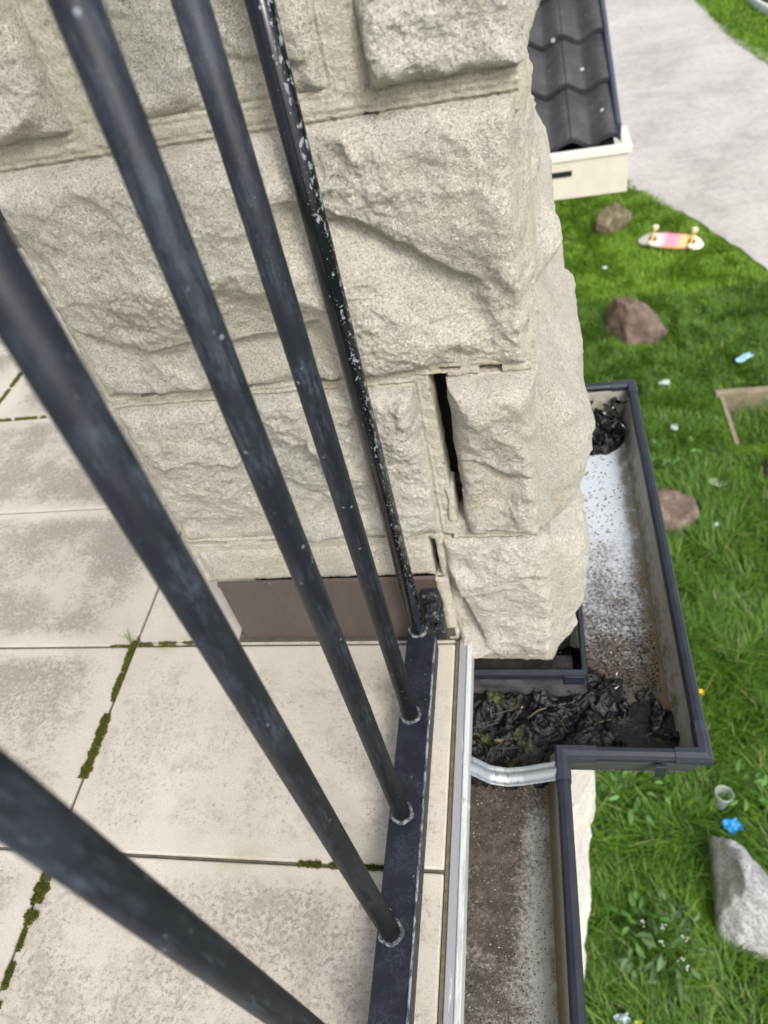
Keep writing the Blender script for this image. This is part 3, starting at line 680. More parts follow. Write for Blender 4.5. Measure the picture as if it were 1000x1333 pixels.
# mortar: a pointed sheet with scored ribbon joints, open where the joint has cracked
RECT = [(-.436, -.345, .700, .955), (-.317, -.136, .702, .955), (-.104, .050, .697, .955), (-.434, .050, .449, .678), (-.432, -.313, .222, .431), (-.300, -.1125, .215, .433),
        (-.0805, .05, .2165, .4365), (-.431, -.132, .140, .197), (-.1115, .05, -.066, .2025)]
def mortar_sheet():
    r = .0018; xs = np.arange(-.438, .0025, r); zs = np.arange(-.10, .985, r); X, Z = np.meshgrid(xs, zs, indexing='ij'); X, Z = X.ravel(), Z.ravel()
    P = np.stack([X, np.zeros_like(X), Z], 1); d = np.full(len(X), 9.0)
    for a, b, c, e in RECT:
        dx = np.maximum(a - X, X - b); dz = np.maximum(c - Z, Z - e); s = np.where((dx > 0) & (dz > 0), np.hypot(dx, dz), np.maximum(dx, dz)); d = np.minimum(d, s)
    bead = .0014 * np.clip((d - .0010) / .003, 0, 1); groove = -.0022 * np.exp(-((d - .0014) / .0012) ** 2)
    mid = -.0018 * np.exp(-((d - .0068) / .0010) ** 2)
    Y = YF - .0005 - (bead + groove + mid + .0014 * fbm(P, .02, 3, 3) + .0010 * fbm(P, .006, 2, 8))
    wob = .0010 * fbm(P * [0, 0, 1], .018, 2, 14)
    gl = np.interp(Z, [.212, .236, .25, .31, .37, .44], [-.089, -.090, -.0925, -.0935, -.0945, -.0965]); gr = np.interp(Z, [.21, .30, .44], [-.0815, -.0795, -.0795])
    hole = (X > gl + wob) & (X < gr) & (Z > .236 + wob * 2) & (Z < .4425)
    piece = np.interp(Z, [.236, .285, .286, .44], [1, 1, 0, 0]) > .5
    hole |= (X > -.1285) & (X < -.1205) & (Z > .085) & (Z < .2045)
    hole |= (X > -.046 + wob) & (X < -.027 + wob) & (Z > .4385) & (Z < .447 + wob)
    hole |= (X > -.110) & (X < -.098) & (Z > .2065 + wob) & (Z < .213)
    # hairline openings along the joints: some real cracks, others cut in as shadow lines
    cz = vnoise(P, .045, 71)
    hole |= (X > -.100) & (Z > .2012) & (Z < .2052) & (cz > -.28)
    hole |= (Z > .6772) & (Z < .6800) & (cz > .40)
    hole |= (X < -.06) & (Z > .4462) & (Z < .4488) & (cz > .18)
    hole |= (X < -.12) & (Z > .2125) & (Z < .2160) & (cz > .05)
    hole |= (Z < .137) & (X < -.127) & (X > -.44)
    na, nb = len(xs), len(zs); i, j = np.meshgrid(np.arange(na - 1), np.arange(nb - 1), indexing='ij'); a = (i * nb + j).ravel()
    Q = np.stack([a, a + nb, a + nb + 1, a + 1], 1)
    inz = (Z > .236) & (Z < .4425); X = np.where(inz & (X <= gl + wob) & (X > gl + wob - 1.3 * r), gl + wob, X)
    lz = (Z > .085) & (Z < .2045); X = np.where(lz & (X <= -.1285) & (X > -.1285 - 1.3 * r), -.1285, X); X = np.where(lz & (X >= -.1205) & (X < -.1205 + 1.3 * r), -.1205, X)
    bad = hole | (d < -.012); Q = Q[~bad[Q].any(1)]; used = np.unique(Q); mp = np.zeros(len(X), int); mp[used] = np.arange(len(used))
    V = np.stack([X, Y, Z], 1)[used]; me = bpy.data.meshes.new('mortar'); me.vertices.add(len(V)); me.vertices.foreach_set('co', V.reshape(-1).astype(np.float32)); Q = mp[Q]
    me.loops.add(len(Q) * 4); me.loops.foreach_set('vertex_index', Q.reshape(-1).astype(np.int32)); me.polygons.add(len(Q)); me.polygons.foreach_set('loop_start', (np.arange(len(Q)) * 4).astype(np.int32)); me.update(calc_edges=True)
    bm = bmesh.new(); bm.from_mesh(me); be = [e for e in bm.edges if e.is_boundary]
    g = bmesh.ops.extrude_edge_only(bm, edges=be)['geom']; bmesh.ops.translate(bm, verts=[q for q in g if isinstance(q, bmesh.types.BMVert)], vec=(0, .03, 0))
    for f in bm.faces: f.smooth = len(f.verts) == 4 and abs(f.normal.y) > .5
    bm.to_mesh(me); bm.free(); return obj('mortar', me, M_mortar)
def to_pier(o):
    o.parent = pr; o.matrix_parent_inverse = Matrix.Translation(-pr.location); return o
to_pier(mortar_sheet())
stone(-.02, .0055, -.045, .955, .43, 90, res=.006, side=sf([(0, .0015)]), amp=.0, facet=.01, rough=.35, edge=.003, y0=.610, mat=M_mortar, parent=pr, name='mortar')
to_pier(obj('core', merge(bm_box(-.42, -.012, .70, 1.04, -.06, 1.36), bm_box(-.42, .04, .63, 1.04, GZ - .05, -.075)), M_core))
to_pier(obj('capping_stone', bm_box(-.46, .05, .55, 1.08, 1.39, 1.46, .012), M_stone_low))
to_pier(obj('flashing', sweep([(-.424, .5815), (-.117, .5815)], [(-.001, .0045), (.0015, .0055), (.0015, .128), (.0035, .1295), (.0035, .1355), (-.001, .137)]), M_flash))
def chipbit(x0, x1, z0, z1, seed): return stone(x0, x1, z0, z1, .03, seed, res=.0018, amp=.002, facet=.05, edge=.003, y0=YF - .004, rough=.4, mat=M_mortar, parent=pr, name='mortar_fragment')
chipbit(-.0985, -.0900, .238, .288, 5); stone(-.1275, -.1125, .032, .136, .03, 7, res=.0018, amp=.003, facet=.04, edge=.004, y0=YF - .008, rough=.35, mat=M_mortar, parent=pr, name='mortar_fragment')

# ------------------------------------------------------------ gutter
gu = thing('box_gutter', 'slate blue rimmed box gutter stepping out around the stone pier and filled with black sludge', 'gutter', (.05, .5, -.11))
def gp(name, bm, mat, smooth=False, parent=gu):
    o = obj(name, bm, mat, smooth=smooth); o.parent = parent; o.matrix_parent_inverse = Matrix.Translation(-gu.location) if parent is gu else Matrix.Identity(4); return o
ZB = -.105
def bottom():
    bm = bmesh.new()
    for x0, x1, y0, y1 in ((-.1045, -.0015, -1.6, .4565), (-.1045, .1675, .4565, .5475), (.0545, .1675, .5475, 1.0485), (-.1045, .1675, 1.0485, 1.1615), (-.1045, -.0015, 1.1615, 2.2)):
        v = [bm.verts.new(p) for p in ((x0, y0, ZB), (x1, y0, ZB), (x1, y1, ZB), (x0, y1, ZB))]; bm.faces.new(v)
    return bm
gp('trough', bottom(), M_gut)
OUT = [(.018, -1.6), (.018, .4370), (.187, .4370), (.187, 1.181), (.018, 1.181), (.018, 2.2)]
def fillet_prof(c, z, r, n=10, sx=1.0): return [(c + r * sx * math.cos(2 * math.pi * k / n), z + r * math.sin(2 * math.pi * k / n)) for k in range(n)]
gp('inner_side', sweep(OUT, [(-.020, ZB + .0006), (-.0165, -.092), (-.010, -.066), (-.0085, -.050), (-.004, -.046), (-.001, -.050), (-.001, -.060), (-.018, -.1045)]), M_side)
gp('outer_face', sweep(OUT, [(.003, -.052), (.004, -.064), (-.002, -.066), (-.004, -.086), (-.010, -.110), (-.022, -.1115), (-.022, -.108), (-.013, -.1065), (-.006, -.086), (-.0012, -.060)]), M_outer)
def rimprof(g=0.0): return [(-.0085 - g, -.050 - g * .5), (-.0085 - g, -.0425), (-.0055 - g, -.0385 + g), (0, -.0372 + g), (.005 + g, -.0390 + g), (.0078 + g, -.0435), (.0078 + g, -.050 - g), (.004 + g, -.0535 - g), (-.002, -.0525 - g)]
gp('rim', sweep(OUT, rimprof()), M_rim)
for pth in ([(.018, .400), (.018, .437), (.060, .437)], [(.152, .437), (.187, .437), (.187, .480)], [(.187, 1.150), (.187, 1.181), (.150, 1.181)]):
    o = gp('corner_sleeve', sweep(pth, rimprof(.0013)), M_rimcap)
# pier side: grey back wall with a dark folded lip
INN = [(-.1035, .5505), (.0535, .5505), (.0535, 1.047), (-.1035, 1.047)]
gp('back_wall', sweep(INN, [(0, ZB + .0008), (.003, -.098), (.003, -.052), (-.001, -.050), (-.001, ZB + .0008)]), M_back)
gp('back_lip', sweep(INN, [(-.003, -.060), (-.003, -.037), (-.001, -.0355), (.0025, -.0365), (.0045, -.0400), (.0045, -.0515), (.0025, -.0530), (.001, -.060)]), M_rim)
gp('flashing_strip', bm_box(-.100, .040, .5560, .5900, -.074, -.058, .002), M_grime)
gp('end_lap', bm_box(.026, .0535, .5440, .5475, -.062, -.042, .001), M_rim)
# hanger strap
V, F = [], []; prof = [(-.0125, .0015), (-.0115, .0030), (-.0085, .0005), (-.0055, .0005), (-.0035, .0035), (0, .0045), (.0035, .0035), (.0055, .0005), (.0085, .0005), (.0115, .0030), (.0125, .0015)]
NS = 40
for i in range(NS + 1):
    t = i / NS; x = -.101 + .116 * t; zz = np.interp(t, [0, .10, .25, .42, .60, .80, 1], [-.016, -.030, -.052, -.0605, -.058, -.0505, -.0425]); yy = .407 + .006 * t
    sl = .0  # straight hanger, sagging to the trough
    for dy, dz in prof: V.append((x, yy + dy, zz + dz))
k = len(prof)
for i in range(NS):
    for j in range(k - 1): a = i * k + j; F.append((a, a + k, a + k + 1, a + 1))
o = gp('hanger_strap', py('hanger_strap', V, F), M_strap, True); md = o.modifiers.new('thickness', 'SOLIDIFY'); md.thickness = .0014
gp('hanger_bracket', bm_box(.128, .142, .4235, .4290, -.080, -.052, .001), M_rim)

def sludge(name, box, mask, hmax, seed, res=.0018, film=.0045):
    xs = np.arange(box[0], box[1], res); ys = np.arange(box[2], box[3], res); X, Y = np.meshgrid(xs, ys, indexing='ij'); sh = X.shape; X, Y = X.ravel(), Y.ravel()
    P = np.stack([X, Y, np.zeros_like(X)], 1); m, wet = mask(X, Y, P)
    fold = np.abs(fbm(P + .008 * np.stack([fbm(P, .02, 2, seed + 1), fbm(P, .02, 2, seed + 2), 0 * X], 1), .027, 3, seed)); fold = 1 - np.clip(fold * 2.3, 0, 1)
    h = m * hmax * (.40 + .40 * fbm(P, .05, 3, seed + 4) + .42 * fold * (.6 + .5 * fbm(P, .03, 2, seed + 6)) + .07 * fbm(P, .012, 3, seed + 7, .6)) - .004 * (1 - m)
    h = np.maximum(h, film * wet - .004 * (1 - wet))
    na, nb = sh; i, j = np.meshgrid(np.arange(na - 1), np.arange(nb - 1), indexing='ij'); a = (i * nb + j).ravel(); Q = np.stack([a, a + nb, a + nb + 1, a + 1], 1)
    Q = Q[~(np.maximum(m, wet)[Q] < .02).all(1)]; me = py(name, np.stack([X, Y, ZB + h], 1), Q.tolist()); bm = bmesh.new(); bm.from_mesh(me)
    bmesh.ops.delete(bm, geom=[v for v in bm.verts if not v.link_faces], context='VERTS'); bm.to_mesh(me); bm.free()
    return obj(name, me, M_sludge, smooth=True)
def sstep(v, a, b): t = np.clip((v - a) / (b - a), 0, 1); return t * t * (3 - 2 * t)
def m1(X, Y, P):
    n = .020 * fbm(P, .035, 4, 50); low = np.where(X < .006, sstep(Y + n, .413, .428), sstep(Y, .4455, .452)) * np.where(X < .006, sstep(.004 - X + np.maximum(Y - .445, 0) * 9, 0, .006), 1.0)
    up = np.where(X > .054, sstep(.600 + n * 1.2 - (X - .054) * .55 - Y, 0, .012), 1.0); r = sstep(.178 + n * .3 - X, 0, .01)
    a = low * up * r; wet = (X > .085) & (Y > .455); thin = np.where(wet, .20 + .80 * sstep(fbm(P, .032, 3, 63), .05, .35), 1.0)
    return a * thin, sstep(a, .3, .8) * np.where(X > .054, sstep(.572 + n - Y, 0, .010), 1.0)
tag(sludge('wet_sludge', (-.1040, .172, .405, .625), m1, .027, 20), 'black wet rotten leaf sludge heaped in the gutter corner in front of the pier', 'leaf sludge', kind='stuff')
def m2(X, Y, P):
    n = .012 * fbm(P, .03, 3, 70); q = sstep(1 - ((X - .125 + n) / .052) ** 2 - ((Y - 1.118 + n) / .068) ** 2, 0, .5); return q, 0 * q
tag(sludge('dried_sludge', (.058, .176, 1.04, 1.178), m2, .040, 33, film=.0), 'black clump of debris stuck in the far end of the gutter', 'leaf sludge', kind='stuff')
# leaves matted over the sludge
def leaves(name, n, area, zr, label, size=(.010, .026), mat=M_leaf):
    V, F = [], []
    for _ in range(n):
        x, y = area(); L = random.uniform(*size); w = L * random.uniform(.30, .55); yaw = random.uniform(0, 6.28); curl = random.uniform(-.6, .9); roll = random.gauss(0, .5); z = ZB + random.uniform(*zr); b = len(V)
        M = Matrix.Translation((x, y, z)) @ Matrix.Rotation(yaw, 4, 'Z') @ Matrix.Rotation(roll, 4, 'X') @ Matrix.Rotation(random.gauss(0, .35), 4, 'Y')
        for i in range(5):
            t = i / 4; ww = w * math.sin(math.pi * (t * .88 + .06)) * .5 * random.uniform(.75, 1.2); zz = curl * L * (t - .5) ** 2
            for s in (-1, 0, 1): V.append(tuple(M @ Vector((L * (t - .5), ww * s, zz + abs(s) * ww * .35 + random.gauss(0, L * .02)))))
        for i in range(4):
            for s in range(2): a = b + i * 3 + s; F.append((a, a + 3, a + 4, a + 1))
    return tag(obj(name, py(name, V, F), mat, smooth=True), label, 'leaf litter', kind='stuff')
leaves('matted_leaves', 70, lambda: random.choice([(random.uniform(-.096, .150), random.uniform(.465, .540)), (random.uniform(-.095, -.01), random.uniform(.44, .540)), (random.uniform(.06, .105), random.uniform(.54, .575))]), (.008, .020), 'wet blackened leaves matted over the sludge in front of the pier', (.006, .017))
leaves('matted_leaves', 40, lambda: (random.uniform(.08, .165), random.uniform(1.06, 1.165)), (.02, .045), 'blackened leaves stuck over the clump at the far gutter end', (.015, .04))
V, F = [], []
for _ in range(26):
    x, y = (random.uniform(-.095, .03), random.uniform(.445, .54)) if random.random() < .65 else (random.uniform(.03, .15), random.uniform(.465, .56)); a = random.uniform(0, 6.28); L = random.uniform(.012, .04); z = ZB + random.uniform(.012, .024); bend = random.uniform(-.5, .5); b = len(V); w = random.uniform(.0004, .0011)
    for i in range(5):
        t = i / 4 - .5; aa = a + bend * t; q = (x + L * t * math.cos(aa), y + L * t * math.sin(aa), z + .006 * (t * t) * random.uniform(-1, 1))
        V += [(q[0] - w * math.sin(a), q[1] + w * math.cos(a), q[2]), (q[0], q[1], q[2] + w), (q[0] + w * math.sin(a), q[1] - w * math.cos(a), q[2])]
    for i in range(4):
        for k in range(2): q = b + i * 3 + k; F.append((q, q + 3, q + 4, q + 1))
tag(obj('twigs', py('twigs', V, F), isl_mat('twig', [(0, (.010, .009, .008)), (.6, (.03, .022, .014)), (.9, (.10, .075, .04)), (1, (.24, .20, .13))], .5)), 'thin twigs and stalks lying over the wet sludge', 'twig litter', kind='stuff')
def flecks(n, area, smin, smax):
    V, F = [], []
    for _ in range(n):
        x, y = area(); r = random.uniform(smin, smax); a = random.uniform(0, 6.28); b = len(V); el = random.uniform(.3, 1)
        for k in range(4): V.append((x + r * math.cos(a + k * 1.571), y + r * el * math.sin(a + k * 1.571), ZB + .0006))
        V.append((x, y, ZB + .0008 + r * .7)); F += [(b, b + 1, b + 4), (b + 1, b + 2, b + 4), (b + 2, b + 3, b + 4), (b + 3, b, b + 4)]
    return V, F
V1, F1 = flecks(2600, lambda: (random.uniform(-.100, -.004), random.uniform(-.05, .42)), .0003, .0013)
V2, F2 = flecks(500, lambda: (random.gauss(.105, .025), random.uniform(.58, 1.06)), .0006, .0026)
V3, F3 = flecks(900, lambda: (random.uniform(.058, .160), .56 + abs(random.gauss(0, .06))), .0004, .0022); V4, F4 = flecks(420, lambda: (random.uniform(-.098, -.005), .425 - abs(random.gauss(0, .04))), .0003, .0013)
cr = len(V3); tag(obj('sludge_crumbs', py('sludge_crumbs', V3 + V4, F3 + [tuple(i + cr for i in f) for f in F4]), isl_mat('sludge_crumb', [(0, (.006, .006, .006)), (.7, (.02, .016, .012)), (1, (.09, .07, .05))], .4)), 'crumbs of black muck thinning out round the sludge', 'grit', kind='stuff')
b0 = len(V1); tag(obj('grit', py('grit', V1 + V2, F1 + [tuple(i + b0 for i in f) for f in F2]), M_bits), 'loose grit and flecks lying on the gutter bottom', 'grit', kind='stuff')

# ------------------------------------------------------------ rocks on the lawn
def rock(name, loc, size, seed, mat, label, cuts=7, rz=0, sub=5):
    bm = bmesh.new(); bmesh.ops.create_icosphere(bm, subdivisions=sub, radius=1); rs = np.random.default_rng(seed)
    P = np.array([v.co[:] for v in bm.verts])
    for _ in range(cuts):
        n = rs.normal(size=3); n[2] = abs(n[2]) * .8; n /= np.linalg.norm(n); dd = rs.uniform(.52, .74); over = np.maximum(P @ n - dd, 0); P = P - over[:, None] * n * .97
    P = P * (1 + .05 * fbm(P + seed, .8, 3, seed) + .06 * fbm(P + seed, .28, 5, seed + 3, .66))[:, None]; P = P * np.array(size)
    for v, p in zip(bm.verts, P): v.co = p
    o = obj(name, bm, mat, smooth=True, loc=loc); o.rotation_euler = (0, 0, rz); return tag(o, label, 'rock', 'rocks on the lawn')
rock('rock', (.92, 7.80, GZ + .05), (.25, .18, .24), 3, M_rock_o, 'jagged mossy brown rock nearest the roof corner', 11, .4)
rock('rock', (.87, 5.86, GZ + .08), (.26, .37, .28), 8, M_rock_b, 'big smooth brown boulder on the grass beyond the gutter end', 10, .55)
rock('rock', (.84, 3.52, GZ + .06), (.27, .25, .22), 12, M_rock_r, 'reddish brown boulder half hidden behind the outer gutter rim', 11, -.35)
rock('rock', (1.66, 3.92, GZ + .05), (.19, .17, .17), 21, M_rock_r, 'brown rock cut off by the right edge of the photo', 11, .8)
rock('rock', (.825, 1.13, GZ + .08), (.185, .29, .27), 35, M_rock_g, 'large pale grey speckled granite rock at lower right', 6, .5)

# ------------------------------------------------------------ sunken pit with a concrete edge
pt = thing('sunken_pit', 'sunken rectangular pit with a pale concrete edge in the lawn', 'pit', (1.77, 4.48, GZ))
M_conc = simple('weathered_concrete', (.22, .19, .125), .95, 0, .25, 18, .5, .006)
def pp(name, bm, mat): o = obj(name, bm, mat); o.parent = pt; o.matrix_parent_inverse = Matrix.Translation(-pt.location); return o
x0, x1, y0, y1 = PIT; w = .03; D = .16
pp('edge_kerb', bm_box(x0 - .03, x1 + .03, y1 - w, y1 + .03, GZ - D, GZ + .035, .008), M_conc); pp('edge_kerb', bm_box(x0 - .004, x0 + w, y0 + .10, y1 - w - .002, GZ - D, GZ + .012, .006), M_conc)
pp('edge_kerb', bm_box(x1 - w, x1 + .03, y0 + .10, y1 - w - .002, GZ - D, GZ + .03, .008), M_conc); pp('edge_kerb', bm_box(x0 - .03, x1 + .03, y0 - .02, y0 + .098, GZ - D, GZ - .01, .008), M_ground)
pp('pit_floor', bm_box(x0, x1, y0, y1, GZ - D - .05, GZ - D + .01), simple('pit_soil', (.10, .085, .05), .95, 0, .4, 20, .8, .02))
p = scatter(2600, x0 + w, x1 - w, y0, y1 - w - .10, lambda q: q[:, 0] + .9 * (y1 - q[:, 1]) > x0 + .35 + .1 * RNG.standard_normal(len(q))); m = len(p)
o = blades('pit_weed', p, .16 * RNG.uniform(.5, 1.4, m), .007 * RNG.uniform(.6, 1.4, m), np.clip(.8 + .4 * RNG.standard_normal(m), .1, 2), RNG.uniform(0, 6.28, m), M_grass, GZ - D + .01)
o.parent = pt; o.matrix_parent_inverse = Matrix.Translation(-pt.location); o['kind'] = 'stuff'

# ------------------------------------------------------------ skateboard lying upside down
sk = thing('skateboard', 'skateboard upside down on the lawn showing its pink and yellow underside', 'skateboard', (1.41, 7.20, GZ + .075))
sk.rotation_euler = (math.radians(24), math.radians(1), math.radians(-21))
def deck_mat():
    t = NT('faded_deck_print', .45); o = t.oco(); x = t.xyz(o)
    u = t.math('ADD', x[0], t.math('MULTIPLY', t.math('SUBTRACT', t.noise(o, 12, 3, .5), .5), .05)); u = t.math('ADD', t.math('MULTIPLY', u, 1.6), .5)
    c = t.ramp(u, [(.02, (.55, .56, .50)), (.24, (.60, .58, .52)), (.36, (.72, .52, .55)), (.46, (.72, .25, .35)), (.60, (.74, .30, .36)), (.68, (.75, .48, .22)), (.80, (.76, .62, .25)), (.86, (.72, .66, .52))])
    v = t.math('ADD', x[1], t.math('MULTIPLY', t.math('SUBTRACT', t.noise(o, 9, 3, .5), .5), .06))
    e = t.math('MULTIPLY', t.step(v, -.05, -.07), t.step(t.math('ABSOLUTE', t.math('SUBTRACT', u, .58)), .24, .12))
    c = t.mix(t.math('MULTIPLY', e, .6), c, (.76, .42, .12))
    dk = t.math('MULTIPLY', t.step(u, .22, .16), t.step(t.voro(o, 90), .30, .18)); c = t.mix(t.math('MULTIPLY', dk, .7), c, (.10, .11, .09))
    return t.fin(c)
def deck():
    n = 40; Lh, Wh = .315, .088; V, F = [], []
    for i in range(n + 1):
        t = -1 + 2 * i / n; w = Wh * (1 - abs(t) ** 4.5) ** .55 * (1 - .10 * max(0, -t)) ; z = .0 - .040 * max(0, abs(t) - .70) / .30
        for s in (-1, -.5, 0, .5, 1): V.append((t * Lh, s * max(w, .004), z - .004 * s * s))
    for i in range(n):
        for j in range(4): a = i * 5 + j; F.append((a, a + 5, a + 6, a + 1))
    return py('deck', V, F)
o = obj('deck', deck(), deck_mat(), sk, smooth=True); md = o.modifiers.new('thickness', 'SOLIDIFY'); md.thickness = .011; md.offset = -1
M_truck = simple('yellow_truck', (.62, .36, .06), .45, 0, .1); M_wheel = simple('cream_wheel', (.72, .66, .50), .5, 0, .1); M_plate = simple('dark_baseplate', (.06, .045, .03), .6)
for sx in (-.165, .205):
    tk = obj('truck', merge(bm_cyl(.016, .010, .05, 12, .010, sx, 0), (lambda b: (bmesh.ops.rotate(b, verts=b.verts[:], matrix=Matrix.Rotation(math.pi / 2, 3, 'X')), bmesh.ops.translate(b, verts=b.verts[:], vec=(sx, 0, .052)), b)[2])(bm_cyl(.010, -.080, .080, 12))), M_truck, sk)
    obj('baseplate', bm_box(sx - .032, sx + .032, -.024, .024, .001, .012, .002), M_plate, tk)
    for sy in (-1, 1):
        b = bm_cyl(.031, -.020, .020, 20); bmesh.ops.bevel(b, geom=[e for e in b.edges if abs(e.verts[0].co.z - e.verts[1].co.z) < 1e-6 and len(e.link_faces) == 2], offset=.008, segments=3, affect='EDGES')
        bmesh.ops.rotate(b, verts=b.verts[:], matrix=Matrix.Rotation(math.pi / 2, 3, 'X')); bmesh.ops.translate(b, verts=b.verts[:], vec=(sx, sy * .096, .052)); obj('wheel', b, M_wheel, sk, smooth=True)

# ------------------------------------------------------------ litter and small plants
def crumple(name, loc, size, seed, mat, label, cat='litter', group=None, flat=.35):
    n = 12; V, F = [], []; rs = np.random.default_rng(seed)
    g = np.stack(np.meshgrid(np.linspace(-.5, .5, n), np.linspace(-.5, .5, n), indexing='ij'), -1).reshape(-1, 2); P = np.concatenate([g, np.zeros((n * n, 1))], 1)
    z = flat * (fbm(P + seed, .45, 3, seed) * .5 + .35); X = P[:, 0] * (1 + .4 * vnoise(P + seed, .5, 2)); Y = P[:, 1] * (1 + .4 * vnoise(P + seed, .5, 3))
    V = np.stack([X * size[0], Y * size[1], np.maximum(z, -.1) * max(size)], 1); F = [(i * n + j, (i + 1) * n + j, (i + 1) * n + j + 1, i * n + j + 1) for i in range(n - 1) for j in range(n - 1)]
    o = obj(name, py(name, V, F), mat, loc=loc, smooth=True); o.rotation_euler = (rs.uniform(-.2, .3), rs.uniform(-.2, .2), rs.uniform(-.6, .6)); return tag(o, label, cat, group)
M_wht = simple('white_plastic_scrap', (.42, .50, .46), .4, 0, .1); M_lblue = simple('pale_blue_wrapper', (.26, .44, .52), .4, 0, .15); M_pink = simple('pale_scrap', (.30, .36, .25), .6, 0, .2)
LG = 'scraps of litter on the lawn'
crumple('wrapper', (1.66, 5.18, GZ + .055), (.15, .05), 4, M_lblue, 'pale blue wrapper on the grass left above the concrete pit', group=LG)
crumple('paper_scrap', (1.035, 4.96, GZ + .045), (.08, .045), 5, M_wht, 'white scrap on the grass close to the far gutter corner', group=LG)
crumple('paper_scrap', (1.03, 4.42, GZ + .045), (.045, .055), 6, M_wht, 'small white scrap left of the concrete pit', group=LG)
crumple('paper_scrap', (.76, 6.88, GZ + .03), (.045, .03), 7, M_wht, 'tiny white scrap between the mossy rock and the big boulder', group=LG)
crumple('plastic_scrap', (1.21, 3.80, GZ + .05), (.11, .08), 8, M_pink, 'dull greenish white scrap right of the reddish boulder', group=LG)
crumple('paper_scrap', (1.135, 3.42, GZ + .06), (.03, .025), 9, M_wht, 'tiny white speck below the reddish boulder', group=LG)
M_bag = simple('blue_bag', (.02, .26, .62), .3, 0, .25, 40); crumple('packet', (.838, 1.475, GZ + .08), (.070, .062), 10, M_bag, 'crumpled bright blue packet above the pale granite rock', 'litter', LG, .55)
crumple('packet', (.255, .665, GZ + .06), (.06, .04), 14, simple('silver_packet', (.42, .50, .60), .3, .2, .3, 40), 'silvery blue packet in the grass at the bottom edge', 'litter', LG, .5)
crumple('packet', (.315, .650, GZ + .06), (.03, .03), 15, simple('yellow_packet', (.45, .45, .05), .4, 0, .3, 40), 'small yellow green packet beside the silvery one', 'litter', LG, .5)
cup = thing('plastic_cup', 'clear empty plastic cup standing in the grass above the blue packet', 'cup', (.815, 1.60, GZ + .02)); cup.rotation_euler = (-.12, .1, 0)
t = NT('clear_plastic', .18, spec=.5); t.b.inputs["Alpha"].default_value = .42; M_cup = t.fin((.55, .62, .58))
def lathe(prof, n=28): V = [(r * math.cos(2 * math.pi * k / n), r * math.sin(2 * math.pi * k / n), z) for r, z in prof for k in range(n)]; return py('lathe', V, [(i * n + k, i * n + (k + 1) % n, (i + 1) * n + (k + 1) % n, (i + 1) * n + k) for i in range(len(prof) - 1) for k in range(n)])
obj('cup_wall', lathe([(.002, .0), (.028, .0), (.030, .004), (.040, .105)]), M_cup, cup, smooth=True)
t = NT('cup_lip_plastic', .3); M_lip = t.fin((.42, .48, .44)); obj('rolled_lip', lathe([(.0392, .104), (.0425, .1045), (.0428, .1075), (.040, .1085), (.0392, .104)]), M_lip, cup, smooth=True)
da = thing('dandelion', 'yellow dandelion flower beside the gutter corner', 'flower', (.815, 2.16, GZ)); M_stem = simple('weed_green', (.06, .13, .02), .6)
obj('stem', bm_cyl(.003, 0, .13, 6), M_stem, da); V, F = [], []
for k in range(46):
    a = random.uniform(0, 6.28); L = random.uniform(.010, .016); el = random.uniform(.1, .9); b = len(V); c = Vector((0, 0, .13)); d = Vector((math.cos(a), math.sin(a), el)).normalized(); s = Vector((-math.sin(a), math.cos(a), 0)) * .003
    V += [c - s, c + s, c + d * L + s, c + d * L - s]; F.append((b, b + 1, b + 2, b + 3))
obj('petals', py('petals', V, F), simple('dandelion_yellow', (.78, .46, .01), .6), da)
def broadleaf(name, loc, n, size, mat, label, cat='weed', flower=None, hgt=.14):
    r = thing(name, label, cat, loc); V, F = [], []
    for k in range(n):
        a = random.uniform(0, 6.28); rr = random.uniform(.01, 1) ** .6 * size; z = random.uniform(.03, hgt); L = random.uniform(.035, .065); w = L * random.uniform(.35, .5); c = Vector((rr * math.cos(a), rr * math.sin(a), z))
        M = Matrix.Translation(c) @ Matrix.Rotation(a + random.gauss(0, .6), 4, 'Z') @ Matrix.Rotation(random.uniform(-.5, .5), 4, 'Y') @ Matrix.Rotation(random.gauss(0, .4), 4, 'X'); b = len(V)
        for i in range(5):
            tt = i / 4; ww = w * math.sin(math.pi * (tt * .9 + .05)) * .5
            for s in (-1, 0, 1): V.append(tuple(M @ Vector((L * tt, ww * s, abs(s) * ww * .4 - L * .35 * tt * tt))))
        for i in range(4):
            for s in range(2): q = b + i * 3 + s; F.append((q, q + 3, q + 4, q + 1))
    o = obj('leaves', py('leaves', V, F), mat, r, smooth=True); o['kind'] = 'stuff'
    st = merge(*[bm_cyl(.002, 0, hgt, 5, .001, random.gauss(0, size * .35), random.gauss(0, size * .35)) for _ in range(7)]); o = obj('stems', st, M_stem, r); o['kind'] = 'stuff'
    if flower:
        fm = bmesh.new()
        for cx, cy in flower:
            for _ in range(5):
                m4 = Matrix.Translation((cx + random.gauss(0, .008), cy + random.gauss(0, .008), hgt + .02 + random.gauss(0, .006))); bmesh.ops.create_icosphere(fm, subdivisions=1, radius=.0030, matrix=m4)
        o = obj('blossom', fm, simple('white_bud', (.75, .76, .74), .6), r); o['kind'] = 'stuff'
    return r
M_gleaf = isl_mat('grey_green_leaf', [(0, (.035, .075, .020)), (.5, (.060, .115, .035)), (1, (.12, .18, .085))], .6, .3)
broadleaf('flowering_weed', (.455, .93, GZ + .05), 52, .17, M_gleaf, 'grey green leafy weed with small white buds left of the granite rock', flower=[(-.09, .06), (.0, .05), (.07, .01), (-.02, -.01), (.05, -.07), (.06, -.10)], hgt=.16)
M_cl = isl_mat('clover_leaf', [(0, (.045, .12, .02)), (1, (.11, .22, .05))], .6, .3)
